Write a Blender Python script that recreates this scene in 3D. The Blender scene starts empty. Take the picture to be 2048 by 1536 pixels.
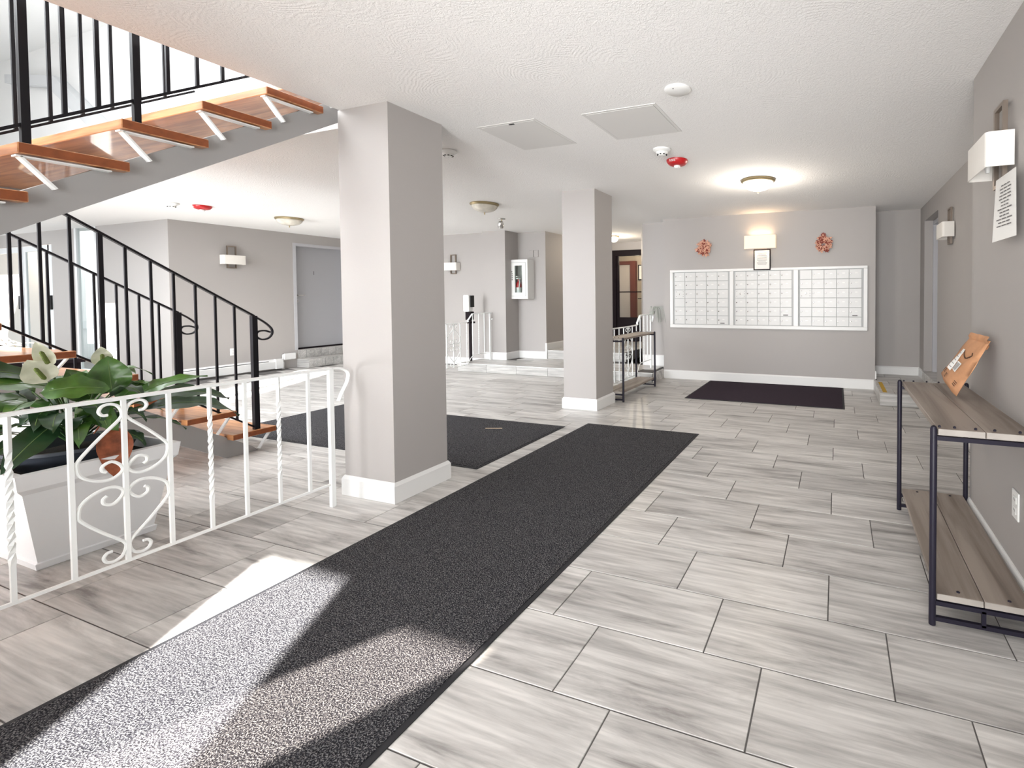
import bpy, math, random
from math import sin, cos, pi, radians
from mathutils import Vector, Matrix
random.seed(7)
SC = bpy.context.scene
COL = SC.collection

# ------------------------------------------------------------------ camera
def make_camera():
    yaw, pitch, roll, H = 0.3373, 0.0244, -0.0054, 1.25
    f = Vector((-sin(yaw)*cos(pitch), cos(yaw)*cos(pitch), -sin(pitch)))
    r = Vector((cos(yaw), sin(yaw), 0.0)); u = r.cross(f)
    r2 = cos(roll)*r + sin(roll)*u; u2 = -sin(roll)*r + cos(roll)*u
    M = Matrix(((r2.x, u2.x, -f.x, 0), (r2.y, u2.y, -f.y, 0), (r2.z, u2.z, -f.z, H), (0, 0, 0, 1)))
    cd = bpy.data.cameras.new('camera'); co = bpy.data.objects.new('camera', cd); COL.objects.link(co)
    co.matrix_world = M
    cd.sensor_width = 36; cd.lens = 940.2/2048*36
    cd.shift_x = (1024-1344)/2048; cd.shift_y = (615.3-768)/2048
    cd.clip_start = 0.02; cd.clip_end = 200
    SC.camera = co
make_camera()

# ------------------------------------------------------------------ world, sun, daylight, exposure
SC.view_settings.view_transform = 'Standard'; SC.view_settings.look = 'None'
SC.view_settings.gamma = 1.0; SC.view_settings.use_curve_mapping = False
SC.view_settings.exposure = 0.15
W = bpy.data.worlds.new('world'); SC.world = W; W.use_nodes = True
W.node_tree.nodes['Background'].inputs[0].default_value = (0.86, 0.93, 1.0, 1)
W.node_tree.nodes['Background'].inputs[1].default_value = 1.6

def lamp(kind, name, loc, direction, energy, color=(1, 1, 1), size=(1, 1), angle=None, spread=None):
    d = bpy.data.lights.new(name, kind); o = bpy.data.objects.new(name, d); COL.objects.link(o)
    o.location = loc
    o.rotation_euler = Vector(direction).to_track_quat('-Z', 'Y').to_euler()
    d.energy = energy; d.color = color
    if kind == 'AREA':
        d.shape = 'RECTANGLE'; d.size, d.size_y = size
        if spread: d.spread = spread
    if kind == 'SUN': d.angle = radians(0.9)
    return o
TAN = 0.62
SUN = Vector((-0.49, 0.87, -TAN))
lamp('SUN', 'sun', (3, -8, 9), SUN, 60, (1.0, 0.98, 0.94))
# spot standing in for sun reflected off glass, through an opening cut for it
D_SP = 60.0
spot = lamp('SPOT', 'reflected_sun', (-3.02-D_SP*0.49, -1.6-D_SP*0.87, 1.1+D_SP*TAN), (0.49, 0.87, -TAN), 2.7e6, (1.0, 0.9, 0.8))
spot.data.spot_size = radians(2.6); spot.data.shadow_soft_size = 0.5; spot.data.spot_blend = 0.05
# sky light through the glazed front behind the camera and the stairwell glazing, plus added fill lamps
lamp('AREA', 'front_glazing_daylight', (-0.55, -1.45, 1.35), (-0.10, 1, 0.0), 57, (0.99, 0.99, 0.99), (2.3, 1.9), spread=radians(95))
lamp('AREA', 'front_ground_bounce', (-0.6, -1.45, 0.40), (-0.1, 1, 0.20), 14, (0.99, 0.99, 1.0), (1.4, 0.5), spread=radians(62))
lamp('AREA', 'stair_glazing_daylight', (-6.0, -1.35, 2.9), (0.05, 1, -0.35), 430, (0.93, 0.965, 1.0), (4.6, 3.8), spread=radians(110))
lamp('AREA', 'stair_ceiling_fill', (-6.0, -1.35, 0.5), (0.05, 1, 0.25), 80, (0.98, 0.99, 1.0), (4.5, 0.6), spread=radians(80))  # upward lamp added to brighten the ceiling beyond the stairs
lamp('AREA', 'upper_hall_fill', (-7.0, 0.6, 5.2), (-0.1, 0.35, -1), 420, (0.93, 0.97, 1.0), (6, 3))  # unseen lamp added overhead to brighten the upper stairwell
lamp('AREA', 'entrance_wall_fill', (-14.6, 1.2, 1.6), (1, 0.25, 0), 120, (0.93, 0.96, 1.0), (3.5, 2.6))  # lamp added to whiten the left part of the entrance wall
lamp('AREA', 'siding_fill', (-15.5, 4.45, 3.3), (0, 0.35, -1), 75, (1, 0.98, 0.96), (7.0, 0.5))  # added lamp that brightens the siding outside the window

# ------------------------------------------------------------------ materials
def nt(name):
    m = bpy.data.materials.new(name); m.use_nodes = True
    n = m.node_tree.nodes; l = m.node_tree.links
    return m, n, l, n['Principled BSDF']
def mat(name, col, rough=0.5, metal=0.0, bump=0.0, bscale=80.0, emis=None, estr=0.0, var=0.0, vscale=4.0, stretch=None, coat=0.0, alpha=None, trans=0.0):
    m, n, l, b = nt(name)
    b.inputs['Base Color'].default_value = (*col, 1)
    b.inputs['Roughness'].default_value = rough; b.inputs['Metallic'].default_value = metal
    b.inputs['Coat Weight'].default_value = coat
    if trans: b.inputs['Transmission Weight'].default_value = trans
    if emis: b.inputs['Emission Color'].default_value = (*emis, 1); b.inputs['Emission Strength'].default_value = estr
    if bump or var:
        tc = n.new('ShaderNodeTexCoord'); mp = n.new('ShaderNodeMapping'); l.new(tc.outputs['Object'], mp.inputs[0])
        if stretch: mp.inputs['Scale'].default_value = stretch
    if bump:
        t = n.new('ShaderNodeTexNoise'); t.inputs['Scale'].default_value = bscale; t.inputs['Detail'].default_value = 3
        l.new(mp.outputs[0], t.inputs['Vector'])
        bp = n.new('ShaderNodeBump'); bp.inputs['Strength'].default_value = bump; bp.inputs['Distance'].default_value = 0.004
        l.new(t.outputs['Fac'], bp.inputs['Height']); l.new(bp.outputs[0], b.inputs['Normal'])
    if var:
        t = n.new('ShaderNodeTexNoise'); t.inputs['Scale'].default_value = vscale; t.inputs['Detail'].default_value = 6
        l.new(mp.outputs[0], t.inputs['Vector'])
        r = n.new('ShaderNodeValToRGB'); l.new(t.outputs['Fac'], r.inputs[0])
        r.color_ramp.elements[0].position = 0.3; r.color_ramp.elements[1].position = 0.7
        r.color_ramp.elements[0].color = (*[c*(1-var) for c in col], 1)
        r.color_ramp.elements[1].color = (*[min(1, c*(1+var)) for c in col], 1)
        l.new(r.outputs[0], b.inputs['Base Color'])
    return m

def tile_mat(name, c0=(0.20, 0.185, 0.175), c1=(0.60, 0.58, 0.555), axis='X', rough=0.33):
    m, n, l, b = nt(name)
    g = n.new('ShaderNodeNewGeometry'); oi = n.new('ShaderNodeObjectInfo')
    mul = n.new('ShaderNodeVectorMath'); mul.operation = 'SCALE'; l.new(oi.outputs['Random'], mul.inputs['Scale'])
    mul.inputs[0].default_value = (37.0, 91.0, 53.0)
    add = n.new('ShaderNodeVectorMath'); add.operation = 'ADD'; l.new(g.outputs['Position'], add.inputs[0]); l.new(mul.outputs[0], add.inputs[1])
    mp = n.new('ShaderNodeMapping'); l.new(add.outputs[0], mp.inputs[0])
    mp.inputs['Rotation'].default_value = (0, 0, radians(-9))
    s = {'X': (0.9, 7.0, 7.0), 'Y': (7.0, 0.9, 7.0), 'Z': (7, 7, 0.9)}[axis]
    mp.inputs['Scale'].default_value = s
    t = n.new('ShaderNodeTexNoise'); t.inputs['Scale'].default_value = 1.5; t.inputs['Detail'].default_value = 9; t.inputs['Roughness'].default_value = 0.66
    t.inputs['Distortion'].default_value = 0.5; l.new(mp.outputs[0], t.inputs['Vector'])
    r = n.new('ShaderNodeValToRGB'); l.new(t.outputs['Fac'], r.inputs[0])
    e = r.color_ramp.elements; e[0].position = 0.30; e[0].color = (*c0, 1); e[1].position = 0.56; e[1].color = (*c1, 1)
    x = e.new(0.43); x.color = (*[a*0.4+bb*0.6 for a, bb in zip(c0, c1)], 1)
    x = e.new(0.72); x.color = (*[min(1, c*1.1) for c in c1], 1)
    # fine grain streaks
    mp2 = n.new('ShaderNodeMapping'); l.new(add.outputs[0], mp2.inputs[0]); mp2.inputs['Rotation'].default_value = (0, 0, radians(-7))
    mp2.inputs['Scale'].default_value = tuple(v*(3.0 if v < 1 else 7.0) for v in s)
    t2 = n.new('ShaderNodeTexNoise'); t2.inputs['Scale'].default_value = 1.2; t2.inputs['Detail'].default_value = 5; l.new(mp2.outputs[0], t2.inputs['Vector'])
    r2 = n.new('ShaderNodeMapRange'); r2.inputs[1].default_value = 0.3; r2.inputs[2].default_value = 0.7; r2.inputs[3].default_value = 0.76; r2.inputs[4].default_value = 1.14
    l.new(t2.outputs['Fac'], r2.inputs[0])
    mx = n.new('ShaderNodeVectorMath'); mx.operation = 'SCALE'; l.new(r.outputs[0], mx.inputs[0]); l.new(r2.outputs[0], mx.inputs['Scale'])
    # whole-tile tone shift
    r3 = n.new('ShaderNodeMapRange'); r3.inputs[3].default_value = 0.92; r3.inputs[4].default_value = 1.07; l.new(oi.outputs['Random'], r3.inputs[0])
    mx2 = n.new('ShaderNodeVectorMath'); mx2.operation = 'SCALE'; l.new(mx.outputs[0], mx2.inputs[0]); l.new(r3.outputs[0], mx2.inputs['Scale'])
    l.new(mx2.outputs[0], b.inputs['Base Color'])
    b.inputs['Roughness'].default_value = rough
    bp = n.new('ShaderNodeBump'); bp.inputs['Strength'].default_value = 0.12; bp.inputs['Distance'].default_value = 0.002
    l.new(t2.outputs['Fac'], bp.inputs['Height']); l.new(bp.outputs[0], b.inputs['Normal'])
    return m

def ceiling_mat():
    m, n, l, b = nt('ceiling_stucco')
    b.inputs['Base Color'].default_value = (0.86, 0.85, 0.835, 1); b.inputs['Roughness'].default_value = 0.9
    g = n.new('ShaderNodeNewGeometry')
    # overlapping swirled brush arcs: distance to scattered cell centres, fed to a ring profile
    dn = n.new('ShaderNodeTexNoise'); dn.inputs['Scale'].default_value = 3.0; l.new(g.outputs['Position'], dn.inputs['Vector'])
    vm = n.new('ShaderNodeVectorMath'); vm.operation = 'MULTIPLY_ADD'; l.new(dn.outputs['Color'], vm.inputs[0]); vm.inputs[1].default_value = (0.2, 0.2, 0.2); l.new(g.outputs['Position'], vm.inputs[2])
    v = n.new('ShaderNodeTexVoronoi'); v.inputs['Scale'].default_value = 2.6; l.new(vm.outputs[0], v.inputs['Vector'])
    sn = n.new('ShaderNodeMath'); sn.operation = 'MULTIPLY'; sn.inputs[1].default_value = 125; l.new(v.outputs['Distance'], sn.inputs[0])
    sn2 = n.new('ShaderNodeMath'); sn2.operation = 'SINE'; l.new(sn.outputs[0], sn2.inputs[0])
    t = n.new('ShaderNodeTexNoise'); t.inputs['Scale'].default_value = 58; t.inputs['Detail'].default_value = 5; t.inputs['Distortion'].default_value = 1.6; l.new(g.outputs['Position'], t.inputs['Vector'])
    t3 = n.new('ShaderNodeTexNoise'); t3.inputs['Scale'].default_value = 2.2; l.new(g.outputs['Position'], t3.inputs['Vector'])
    mk = n.new('ShaderNodeMapRange'); mk.inputs[1].default_value = 0.45; mk.inputs[2].default_value = 0.65; mk.inputs[3].default_value = 0.0; mk.inputs[4].default_value = 0.10; l.new(t3.outputs['Fac'], mk.inputs[0])
    mm = n.new('ShaderNodeMath'); mm.operation = 'MULTIPLY'; l.new(sn2.outputs[0], mm.inputs[0]); l.new(mk.outputs[0], mm.inputs[1])
    ad = n.new('ShaderNodeMath'); ad.operation = 'ADD'; l.new(mm.outputs[0], ad.inputs[0]); l.new(t.outputs['Fac'], ad.inputs[1])
    bp = n.new('ShaderNodeBump'); bp.inputs['Strength'].default_value = 0.42; bp.inputs['Distance'].default_value = 0.012
    l.new(ad.outputs[0], bp.inputs['Height']); l.new(bp.outputs[0], b.inputs['Normal'])
    return m

def carpet_mat(name, col, fleck):
    m, n, l, b = nt(name)
    g = n.new('ShaderNodeNewGeometry')
    t = n.new('ShaderNodeTexNoise'); t.inputs['Scale'].default_value = 230; t.inputs['Detail'].default_value = 2; l.new(g.outputs['Position'], t.inputs['Vector'])
    r = n.new('ShaderNodeValToRGB'); l.new(t.outputs['Fac'], r.inputs[0]); e = r.color_ramp.elements
    e[0].position = 0.36; e[0].color = (*[c*0.35 for c in col], 1); e[1].position = 0.66; e[1].color = (*fleck, 1)
    x = e.new(0.5); x.color = (*col, 1)
    l.new(r.outputs[0], b.inputs['Base Color']); b.inputs['Roughness'].default_value = 1.0; b.inputs['Specular IOR Level'].default_value = 0.1
    bp = n.new('ShaderNodeBump'); bp.inputs['Strength'].default_value = 0.9; bp.inputs['Distance'].default_value = 0.006
    l.new(t.outputs['Fac'], bp.inputs['Height']); l.new(bp.outputs[0], b.inputs['Normal'])
    return m

def wood_mat(name, c0, c1, axis='X', rough=0.4, scale=1.0, coat=0.0):
    m, n, l, b = nt(name)
    g = n.new('ShaderNodeNewGeometry'); oi = n.new('ShaderNodeObjectInfo')
    mul = n.new('ShaderNodeVectorMath'); mul.operation = 'SCALE'; l.new(oi.outputs['Random'], mul.inputs['Scale']); mul.inputs[0].default_value = (17.0, 31.0, 23.0)
    add = n.new('ShaderNodeVectorMath'); add.operation = 'ADD'; l.new(g.outputs['Position'], add.inputs[0]); l.new(mul.outputs[0], add.inputs[1])
    mp = n.new('ShaderNodeMapping'); l.new(add.outputs[0], mp.inputs[0])
    mp.inputs['Scale'].default_value = {'X': (1.5*scale, 22*scale, 22*scale), 'Y': (22*scale, 1.5*scale, 22*scale)}[axis]
    t = n.new('ShaderNodeTexNoise'); t.inputs['Scale'].default_value = 1.6; t.inputs['Detail'].default_value = 8; t.inputs['Distortion'].default_value = 0.6
    l.new(mp.outputs[0], t.inputs['Vector'])
    r = n.new('ShaderNodeValToRGB'); l.new(t.outputs['Fac'], r.inputs[0]); e = r.color_ramp.elements
    e[0].position = 0.33; e[0].color = (*c0, 1); e[1].position = 0.63; e[1].color = (*c1, 1)
    l.new(r.outputs[0], b.inputs['Base Color']); b.inputs['Roughness'].default_value = rough; b.inputs['Coat Weight'].default_value = coat
    return m

M = {}
M['wall'] = mat('warm_grey_paint', (0.392, 0.370, 0.355), 0.6, bump=0.08, bscale=150)
M['wall_white'] = mat('white_stairwell_plaster', (0.85, 0.85, 0.84), 0.7, bump=0.15, bscale=60)
M['wall_beige'] = mat('beige_vestibule_paint', (0.55, 0.47, 0.42), 0.7)
M['ceiling'] = ceiling_mat()
M['trim'] = mat('white_trim_paint', (0.76, 0.76, 0.75), 0.35)
M['grout'] = mat('dark_grout', (0.12, 0.112, 0.108), 0.9)
M['tile'] = tile_mat('veined_porcelain_tile')
M['riser_tile'] = tile_mat('pale_riser_tile', (0.32, 0.31, 0.30), (0.50, 0.49, 0.47))
M['runner'] = carpet_mat('charcoal_runner_pile', (0.030, 0.029, 0.035), (0.205, 0.20, 0.198))
M['plum'] = carpet_mat('plum_mat_pile', (0.045, 0.032, 0.045), (0.085, 0.065, 0.08))
M['rubber'] = mat('black_rubber_edge', (0.012, 0.012, 0.015), 0.7)
M['oak'] = wood_mat('varnished_orange_oak', (0.32, 0.115, 0.035), (0.62, 0.29, 0.12), 'X', 0.28, 1.0, 0.4)
M['oak_end_shaded'] = mat('shaded_oak_end_grain', (0.26, 0.07, 0.02), 0.4, var=0.2, vscale=30)  # shade on the tread ends painted in as darker end grain
M['grey_steel'] = mat('grey_painted_steel', (0.36, 0.355, 0.35), 0.5, bump=0.1, bscale=30)
M['white_steel'] = mat('white_painted_iron', (0.88, 0.90, 0.89), 0.35, bump=0.15, bscale=60)
M['black_steel'] = mat('black_painted_iron', (0.012, 0.011, 0.014), 0.35)
M['grey_oak'] = wood_mat('grey_brown_laminate', (0.155, 0.122, 0.10), (0.33, 0.28, 0.24), 'Y', 0.5, 0.45)
M['laminate_edge'] = mat('pale_laminate_edge', (0.34, 0.31, 0.28), 0.5, var=0.15, vscale=9)
M['navy_steel'] = mat('dark_metal_tube', (0.016, 0.014, 0.024), 0.38)
M['planter'] = mat('white_resin_planter', (0.84, 0.85, 0.86), 0.3)
M['pot'] = mat('dark_blue_grey_pot', (0.055, 0.065, 0.085), 0.5)
M['soil'] = mat('dark_potting_soil', (0.010, 0.009, 0.008), 1.0, bump=1.0, bscale=90)
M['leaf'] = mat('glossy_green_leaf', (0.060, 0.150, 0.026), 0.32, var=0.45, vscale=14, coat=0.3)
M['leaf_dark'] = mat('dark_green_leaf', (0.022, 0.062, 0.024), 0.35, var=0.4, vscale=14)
M['leaf_brown'] = mat('withered_brown_leaf', (0.30, 0.085, 0.035), 0.7, var=0.5, vscale=20, bump=0.6, bscale=40)
M['stem'] = mat('green_stem', (0.06, 0.10, 0.03), 0.5)
M['stem_pale'] = mat('pale_green_midrib', (0.16, 0.26, 0.08), 0.5)
M['spathe'] = mat('cream_spathe', (0.72, 0.74, 0.58), 0.5, var=0.12, vscale=20)
M['spadix'] = mat('olive_spadix', (0.12, 0.16, 0.03), 0.8, bump=0.8, bscale=300)
M['paper'] = mat('white_paper', (0.82, 0.81, 0.78), 0.8)
M['ink'] = mat('grey_print', (0.18, 0.17, 0.17), 0.8)
M['kraft'] = mat('kraft_paper', (0.50, 0.25, 0.125), 0.75, bump=0.8, bscale=18, var=0.2, vscale=9)
M['kraft_dark'] = mat('dark_print_on_kraft', (0.07, 0.035, 0.02), 0.8)
M['bronze'] = mat('brushed_nickel_bronze', (0.30, 0.25, 0.21), 0.35, 0.85)
M['shade'] = mat('cream_fabric_shade', (0.80, 0.77, 0.72), 0.8, bump=0.1, bscale=200)
M['shade_lit'] = mat('glowing_fabric_shade', (0.85, 0.75, 0.6), 0.8, emis=(1.0, 0.80, 0.56), estr=0.30)
M['glass_dome'] = mat('frosted_glass_bowl', (0.66, 0.62, 0.54), 0.25, var=0.2, vscale=10)
M['dome_lit'] = mat('lit_glass_bowl', (0.9, 0.88, 0.8), 0.3, emis=(1.0, 0.92, 0.76), estr=0.85)
M['lamp_white'] = mat('lit_lamp_glass', (0.95, 0.95, 0.9), 0.3, emis=(1.0, 0.95, 0.86), estr=5.0)
M['brass'] = mat('antique_brass_rim', (0.42, 0.34, 0.20), 0.3, 0.8)
M['steel'] = mat('polished_steel', (0.55, 0.54, 0.52), 0.25, 0.9)
M['red'] = mat('fire_red_plastic', (0.45, 0.012, 0.015), 0.35)
M['white_plastic'] = mat('white_plastic', (0.80, 0.80, 0.78), 0.4)
M['ceil_panel'] = mat('painted_access_panel', (0.70, 0.69, 0.67), 0.7)
M['slot'] = mat('dark_opening', (0.02, 0.02, 0.02), 0.8)
M['mail'] = mat('white_enamel_mailbox', (0.66, 0.66, 0.65), 0.35)
M['mail_gap'] = mat('mailbox_carcass', (0.42, 0.43, 0.43), 0.5)
M['door_paint'] = mat('lavender_grey_door_paint', (0.36, 0.36, 0.375), 0.45)
M['door_frame'] = mat('pale_lavender_frame_paint', (0.47, 0.47, 0.49), 0.45)
M['black_frame'] = mat('black_door_frame', (0.008, 0.004, 0.006), 0.7)
M['mahogany'] = mat('mahogany_frame', (0.14, 0.045, 0.035), 0.45)
M['tan'] = mat('tan_panelling', (0.42, 0.345, 0.27), 0.7)
M['yellow'] = mat('yellow_hazard_tape', (0.55, 0.33, 0.02), 0.6)
M['siding'] = mat('white_vinyl_siding', (0.88, 0.88, 0.88), 0.5)
M['aluminium'] = mat('white_aluminium', (0.72, 0.74, 0.75), 0.35)
M['flower'] = mat('dried_peach_petal', (0.62, 0.34, 0.24), 0.8, var=0.3, vscale=40)
M['flower_dark'] = mat('dried_maroon_petal', (0.25, 0.05, 0.035), 0.8)
M['wicker'] = mat('amber_wicker', (0.30, 0.19, 0.07), 0.7, bump=1.0, bscale=60, var=0.5, vscale=50)
M['straw'] = mat('dried_straw', (0.55, 0.42, 0.28), 0.8)
M['airplant'] = mat('silvery_grass_blade', (0.40, 0.42, 0.38), 0.6)
for k_ in ('black_frame', 'black_steel', 'navy_steel', 'mahogany'): M[k_].node_tree.nodes['Principled BSDF'].inputs['Specular IOR Level'].default_value = 0.2
def glass(name, tint=(1, 1, 1), rough=0.0):
    m = bpy.data.materials.new(name); m.use_nodes = True; n = m.node_tree.nodes; l = m.node_tree.links
    out = n['Material Output']; n.remove(n['Principled BSDF'])
    tr = n.new('ShaderNodeBsdfTransparent'); tr.inputs[0].default_value = (*tint, 1)
    gl = n.new('ShaderNodeBsdfGlossy'); gl.inputs['Roughness'].default_value = rough
    fr0 = n.new('ShaderNodeFresnel'); fr0.inputs[0].default_value = 1.45
    gb = n.new('ShaderNodeNewGeometry'); iv = n.new('ShaderNodeMath'); iv.operation = 'SUBTRACT'; iv.inputs[0].default_value = 1.0; l.new(gb.outputs['Backfacing'], iv.inputs[1])
    fr = n.new('ShaderNodeMath'); fr.operation = 'MULTIPLY'; l.new(fr0.outputs[0], fr.inputs[0]); l.new(iv.outputs[0], fr.inputs[1])
    mx = n.new('ShaderNodeMixShader'); l.new(fr.outputs[0], mx.inputs[0]); l.new(tr.outputs[0], mx.inputs[1]); l.new(gl.outputs[0], mx.inputs[2])
    l.new(mx.outputs[0], out.inputs[0]); return m
M['glass'] = glass('clear_glass', (0.93, 0.96, 0.95))

# ------------------------------------------------------------------ geometry helpers
class MB:
    def __init__(s, o=(0, 0, 0)): s.v = []; s.f = []; s.o = Vector(o)
    def add(s, vs, fs):
        b = len(s.v); s.v += [Vector(p) for p in vs]; s.f += [tuple(i+b for i in f) for f in fs]; return s
    def box(s, x0, x1, y0, y1, z0, z1, ch=0.0):
        if ch <= 0:
            return s.add([(x0,y0,z0),(x1,y0,z0),(x1,y1,z0),(x0,y1,z0),(x0,y0,z1),(x1,y0,z1),(x1,y1,z1),(x0,y1,z1)],
                [(0,3,2,1),(4,5,6,7),(0,1,5,4),(1,2,6,5),(2,3,7,6),(3,0,4,7)])
        # chamfered box: 24 verts
        c = ch; vs = []; idx = {}
        X = (x0, x1); Y = (y0, y1); Z = (z0, z1); sg = (1, -1)
        for i in (0, 1):
            for j in (0, 1):
                for k in (0, 1):
                    a = (X[i], Y[j]+sg[j]*c, Z[k]+sg[k]*c); b2 = (X[i]+sg[i]*c, Y[j], Z[k]+sg[k]*c); d = (X[i]+sg[i]*c, Y[j]+sg[j]*c, Z[k])
                    for q, p in zip('xyz', (a, b2, d)): idx[(i, j, k, q)] = len(vs); vs.append(p)
        fs = []
        for i in (0, 1): fs.append([idx[(i, j, k, 'x')] for j, k in ((0,0),(1,0),(1,1),(0,1))])
        for j in (0, 1): fs.append([idx[(i, j, k, 'y')] for i, k in ((0,0),(0,1),(1,1),(1,0))])
        for k in (0, 1): fs.append([idx[(i, j, k, 'z')] for i, j in ((0,0),(1,0),(1,1),(0,1))])
        for i in (0, 1):
            for j in (0, 1): fs.append([idx[(i,j,0,'x')], idx[(i,j,1,'x')], idx[(i,j,1,'y')], idx[(i,j,0,'y')]])
            for k in (0, 1): fs.append([idx[(i,0,k,'x')], idx[(i,1,k,'x')], idx[(i,1,k,'z')], idx[(i,0,k,'z')]])
        for j in (0, 1):
            for k in (0, 1): fs.append([idx[(0,j,k,'y')], idx[(1,j,k,'y')], idx[(1,j,k,'z')], idx[(0,j,k,'z')]])
        for i in (0, 1):
            for j in (0, 1):
                for k in (0, 1): fs.append([idx[(i,j,k,q)] for q in 'xyz'])
        # orient outwards
        cen = Vector(((x0+x1)/2, (y0+y1)/2, (z0+z1)/2)); out = []
        for f in fs:
            p = [Vector(vs[i]) for i in f]; nn = (p[1]-p[0]).cross(p[2]-p[0]); mid = sum(p, Vector())/len(p)
            out.append(f if nn.dot(mid-cen) > 0 else f[::-1])
        return s.add(vs, out)
    def prism(s, poly, axis, a, b):      # poly in the two other axes, extruded along axis from a to b
        n = len(poly)
        def P(q, t): return {'x': (t, q[0], q[1]), 'y': (q[0], t, q[1]), 'z': (q[0], q[1], t)}[axis]
        return s.add([P(q, a) for q in poly]+[P(q, b) for q in poly], [tuple(range(n))[::-1], tuple(range(n, 2*n))]+[(i, (i+1) % n, n+(i+1) % n, n+i) for i in range(n)])
    def tube(s, path, r, n=6, flat=None, cap=True, taper=None):
        P = [Vector(p) for p in path]; rings = []; up = None
        for i, p in enumerate(P):
            t = (P[min(i+1, len(P)-1)]-P[max(i-1, 0)]).normalized()
            if up is None:
                up = Vector((0, 0, 1)) if abs(t.z) < 0.9 else Vector((0, 1, 0))
            sd = t.cross(up).normalized(); up2 = sd.cross(t).normalized(); up = up2
            k = r*(taper[i] if taper else 1)
            ru, rs = (k, k) if flat is None else (k, k*flat)
            rings.append([p+up2*ru*cos(2*pi*(j+0.5)/n)+sd*rs*sin(2*pi*(j+0.5)/n) for j in range(n)])
        b = []; fs = []
        for rg in rings: b += rg
        for i in range(len(P)-1):
            for j in range(n):
                fs.append((i*n+j, i*n+(j+1) % n, (i+1)*n+(j+1) % n, (i+1)*n+j))
        if cap: fs += [tuple(range(n))[::-1], tuple(range((len(P)-1)*n, len(P)*n))]
        return s.add(b, [f[::-1] for f in fs])
    def bar(s, p, q, w, h):              # rectangular bar, w horizontal, h vertical-ish
        p = Vector(p); q = Vector(q); t = (q-p).normalized(); up = Vector((0, 0, 1)) if abs(t.z) < 0.95 else Vector((0, 1, 0))
        sd = t.cross(up).normalized(); u = sd.cross(t).normalized(); c = []
        for e in (p, q):
            for a, b in ((-1,-1),(1,-1),(1,1),(-1,1)): c.append(e+sd*a*w/2+u*b*h/2)
        return s.add(c, [(0,1,2,3),(7,6,5,4),(1,0,4,5),(2,1,5,6),(3,2,6,7),(0,3,7,4)])
    def lathe(s, prof, c, n=24, axis='z', flip=False):
        vs = []; fs = []
        for r, z in prof:
            for j in range(n):
                a = 2*pi*j/n; q = (r*cos(a), r*sin(a), z)
                if axis == 'y': q = (q[0], q[2], q[1])
                if axis == 'x': q = (q[2], q[0], q[1])
                vs.append((c[0]+q[0], c[1]+q[1], c[2]+q[2]))
        for i in range(len(prof)-1):
            for j in range(n): fs.append((i*n+j, i*n+(j+1) % n, (i+1)*n+(j+1) % n, (i+1)*n+j))
        fs.append(tuple(range(n))[::-1]); fs.append(tuple(range((len(prof)-1)*n, len(prof)*n)))
        return s.add(vs, fs)
    def mesh(s, name, m, smooth=False):
        me = bpy.data.meshes.new(name)
        me.from_pydata([tuple(v-s.o) for v in s.v], [], s.f)
        me.materials.append(m)
        if smooth:
            for p in me.polygons: p.use_smooth = True
            if smooth == 'auto':
                me.set_sharp_from_angle(angle=radians(40))
        me.update(); return me
    def build(s, name, m, parent=None, smooth=False, loc=None):
        me = s.mesh(name, m, smooth); o = bpy.data.objects.new(name, me); COL.objects.link(o)
        if parent: o.parent = parent
        if loc is not None: o.location = loc
        return o

def inst(name, me, parent=None, loc=(0, 0, 0), rot=(0, 0, 0)):
    o = bpy.data.objects.new(name, me); COL.objects.link(o); o.location = loc; o.rotation_euler = rot
    if parent: o.parent = parent
    return o
def tag(o, label=None, cat=None, group=None, kind=None):
    if label: o['label'] = label
    if cat: o['category'] = cat
    if group: o['group'] = group
    if kind: o['kind'] = kind
    return o
def thing(name, label, cat, loc=(0, 0, 0), rz=0.0, group=None, kind=None):
    o = bpy.data.objects.new(name, None); COL.objects.link(o); o.location = loc; o.rotation_euler = (0, 0, rz)
    o.empty_display_size = 0.1
    return tag(o, label, cat, group, kind)
def struct(name, mb, m, smooth=False): return tag(mb.build(name, m, None, smooth), kind='structure')
def struct_root(name, loc=(0, 0, 0)): return thing(name, None, None, loc, kind='structure')
def copy_tree(o, parent=None):
    c = o.copy(); COL.objects.link(c); c.parent = parent
    for ch in list(o.children): copy_tree(ch, c)
    return c
def text_mesh(body, size, ext, m, parent, loc, rot):
    cu = bpy.data.curves.new('lettering', 'FONT'); cu.body = body; cu.size = size; cu.extrude = ext; cu.align_x = 'CENTER'
    tmp = bpy.data.objects.new('lettering_source', cu); COL.objects.link(tmp); bpy.context.view_layer.update()
    me = bpy.data.meshes.new_from_object(tmp.evaluated_get(bpy.context.evaluated_depsgraph_get())); bpy.data.objects.remove(tmp)
    me.materials.clear(); me.materials.append(m)
    return inst('lettering', me, parent, loc, rot)
def spline(pts, k=6):
    P = [Vector(p) for p in pts]; P = [2*P[0]-P[1]]+P+[2*P[-1]-P[-2]]; out = []
    for i in range(1, len(P)-2):
        a, b, c, d = P[i-1:i+3]
        for j in range(k):
            t = j/k; out.append(0.5*((2*b)+(c-a)*t+(2*a-5*b+4*c-d)*t*t+(3*b-a-3*c+d)*t**3))
    out.append(P[-2]); return out

# ------------------------------------------------------------------ setting: shell
CZ = 2.42          # lobby ceiling
XW = 0.70          # near right wall
YM = 6.74          # mailbox wall
XL = -9.25         # far left wall
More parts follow.
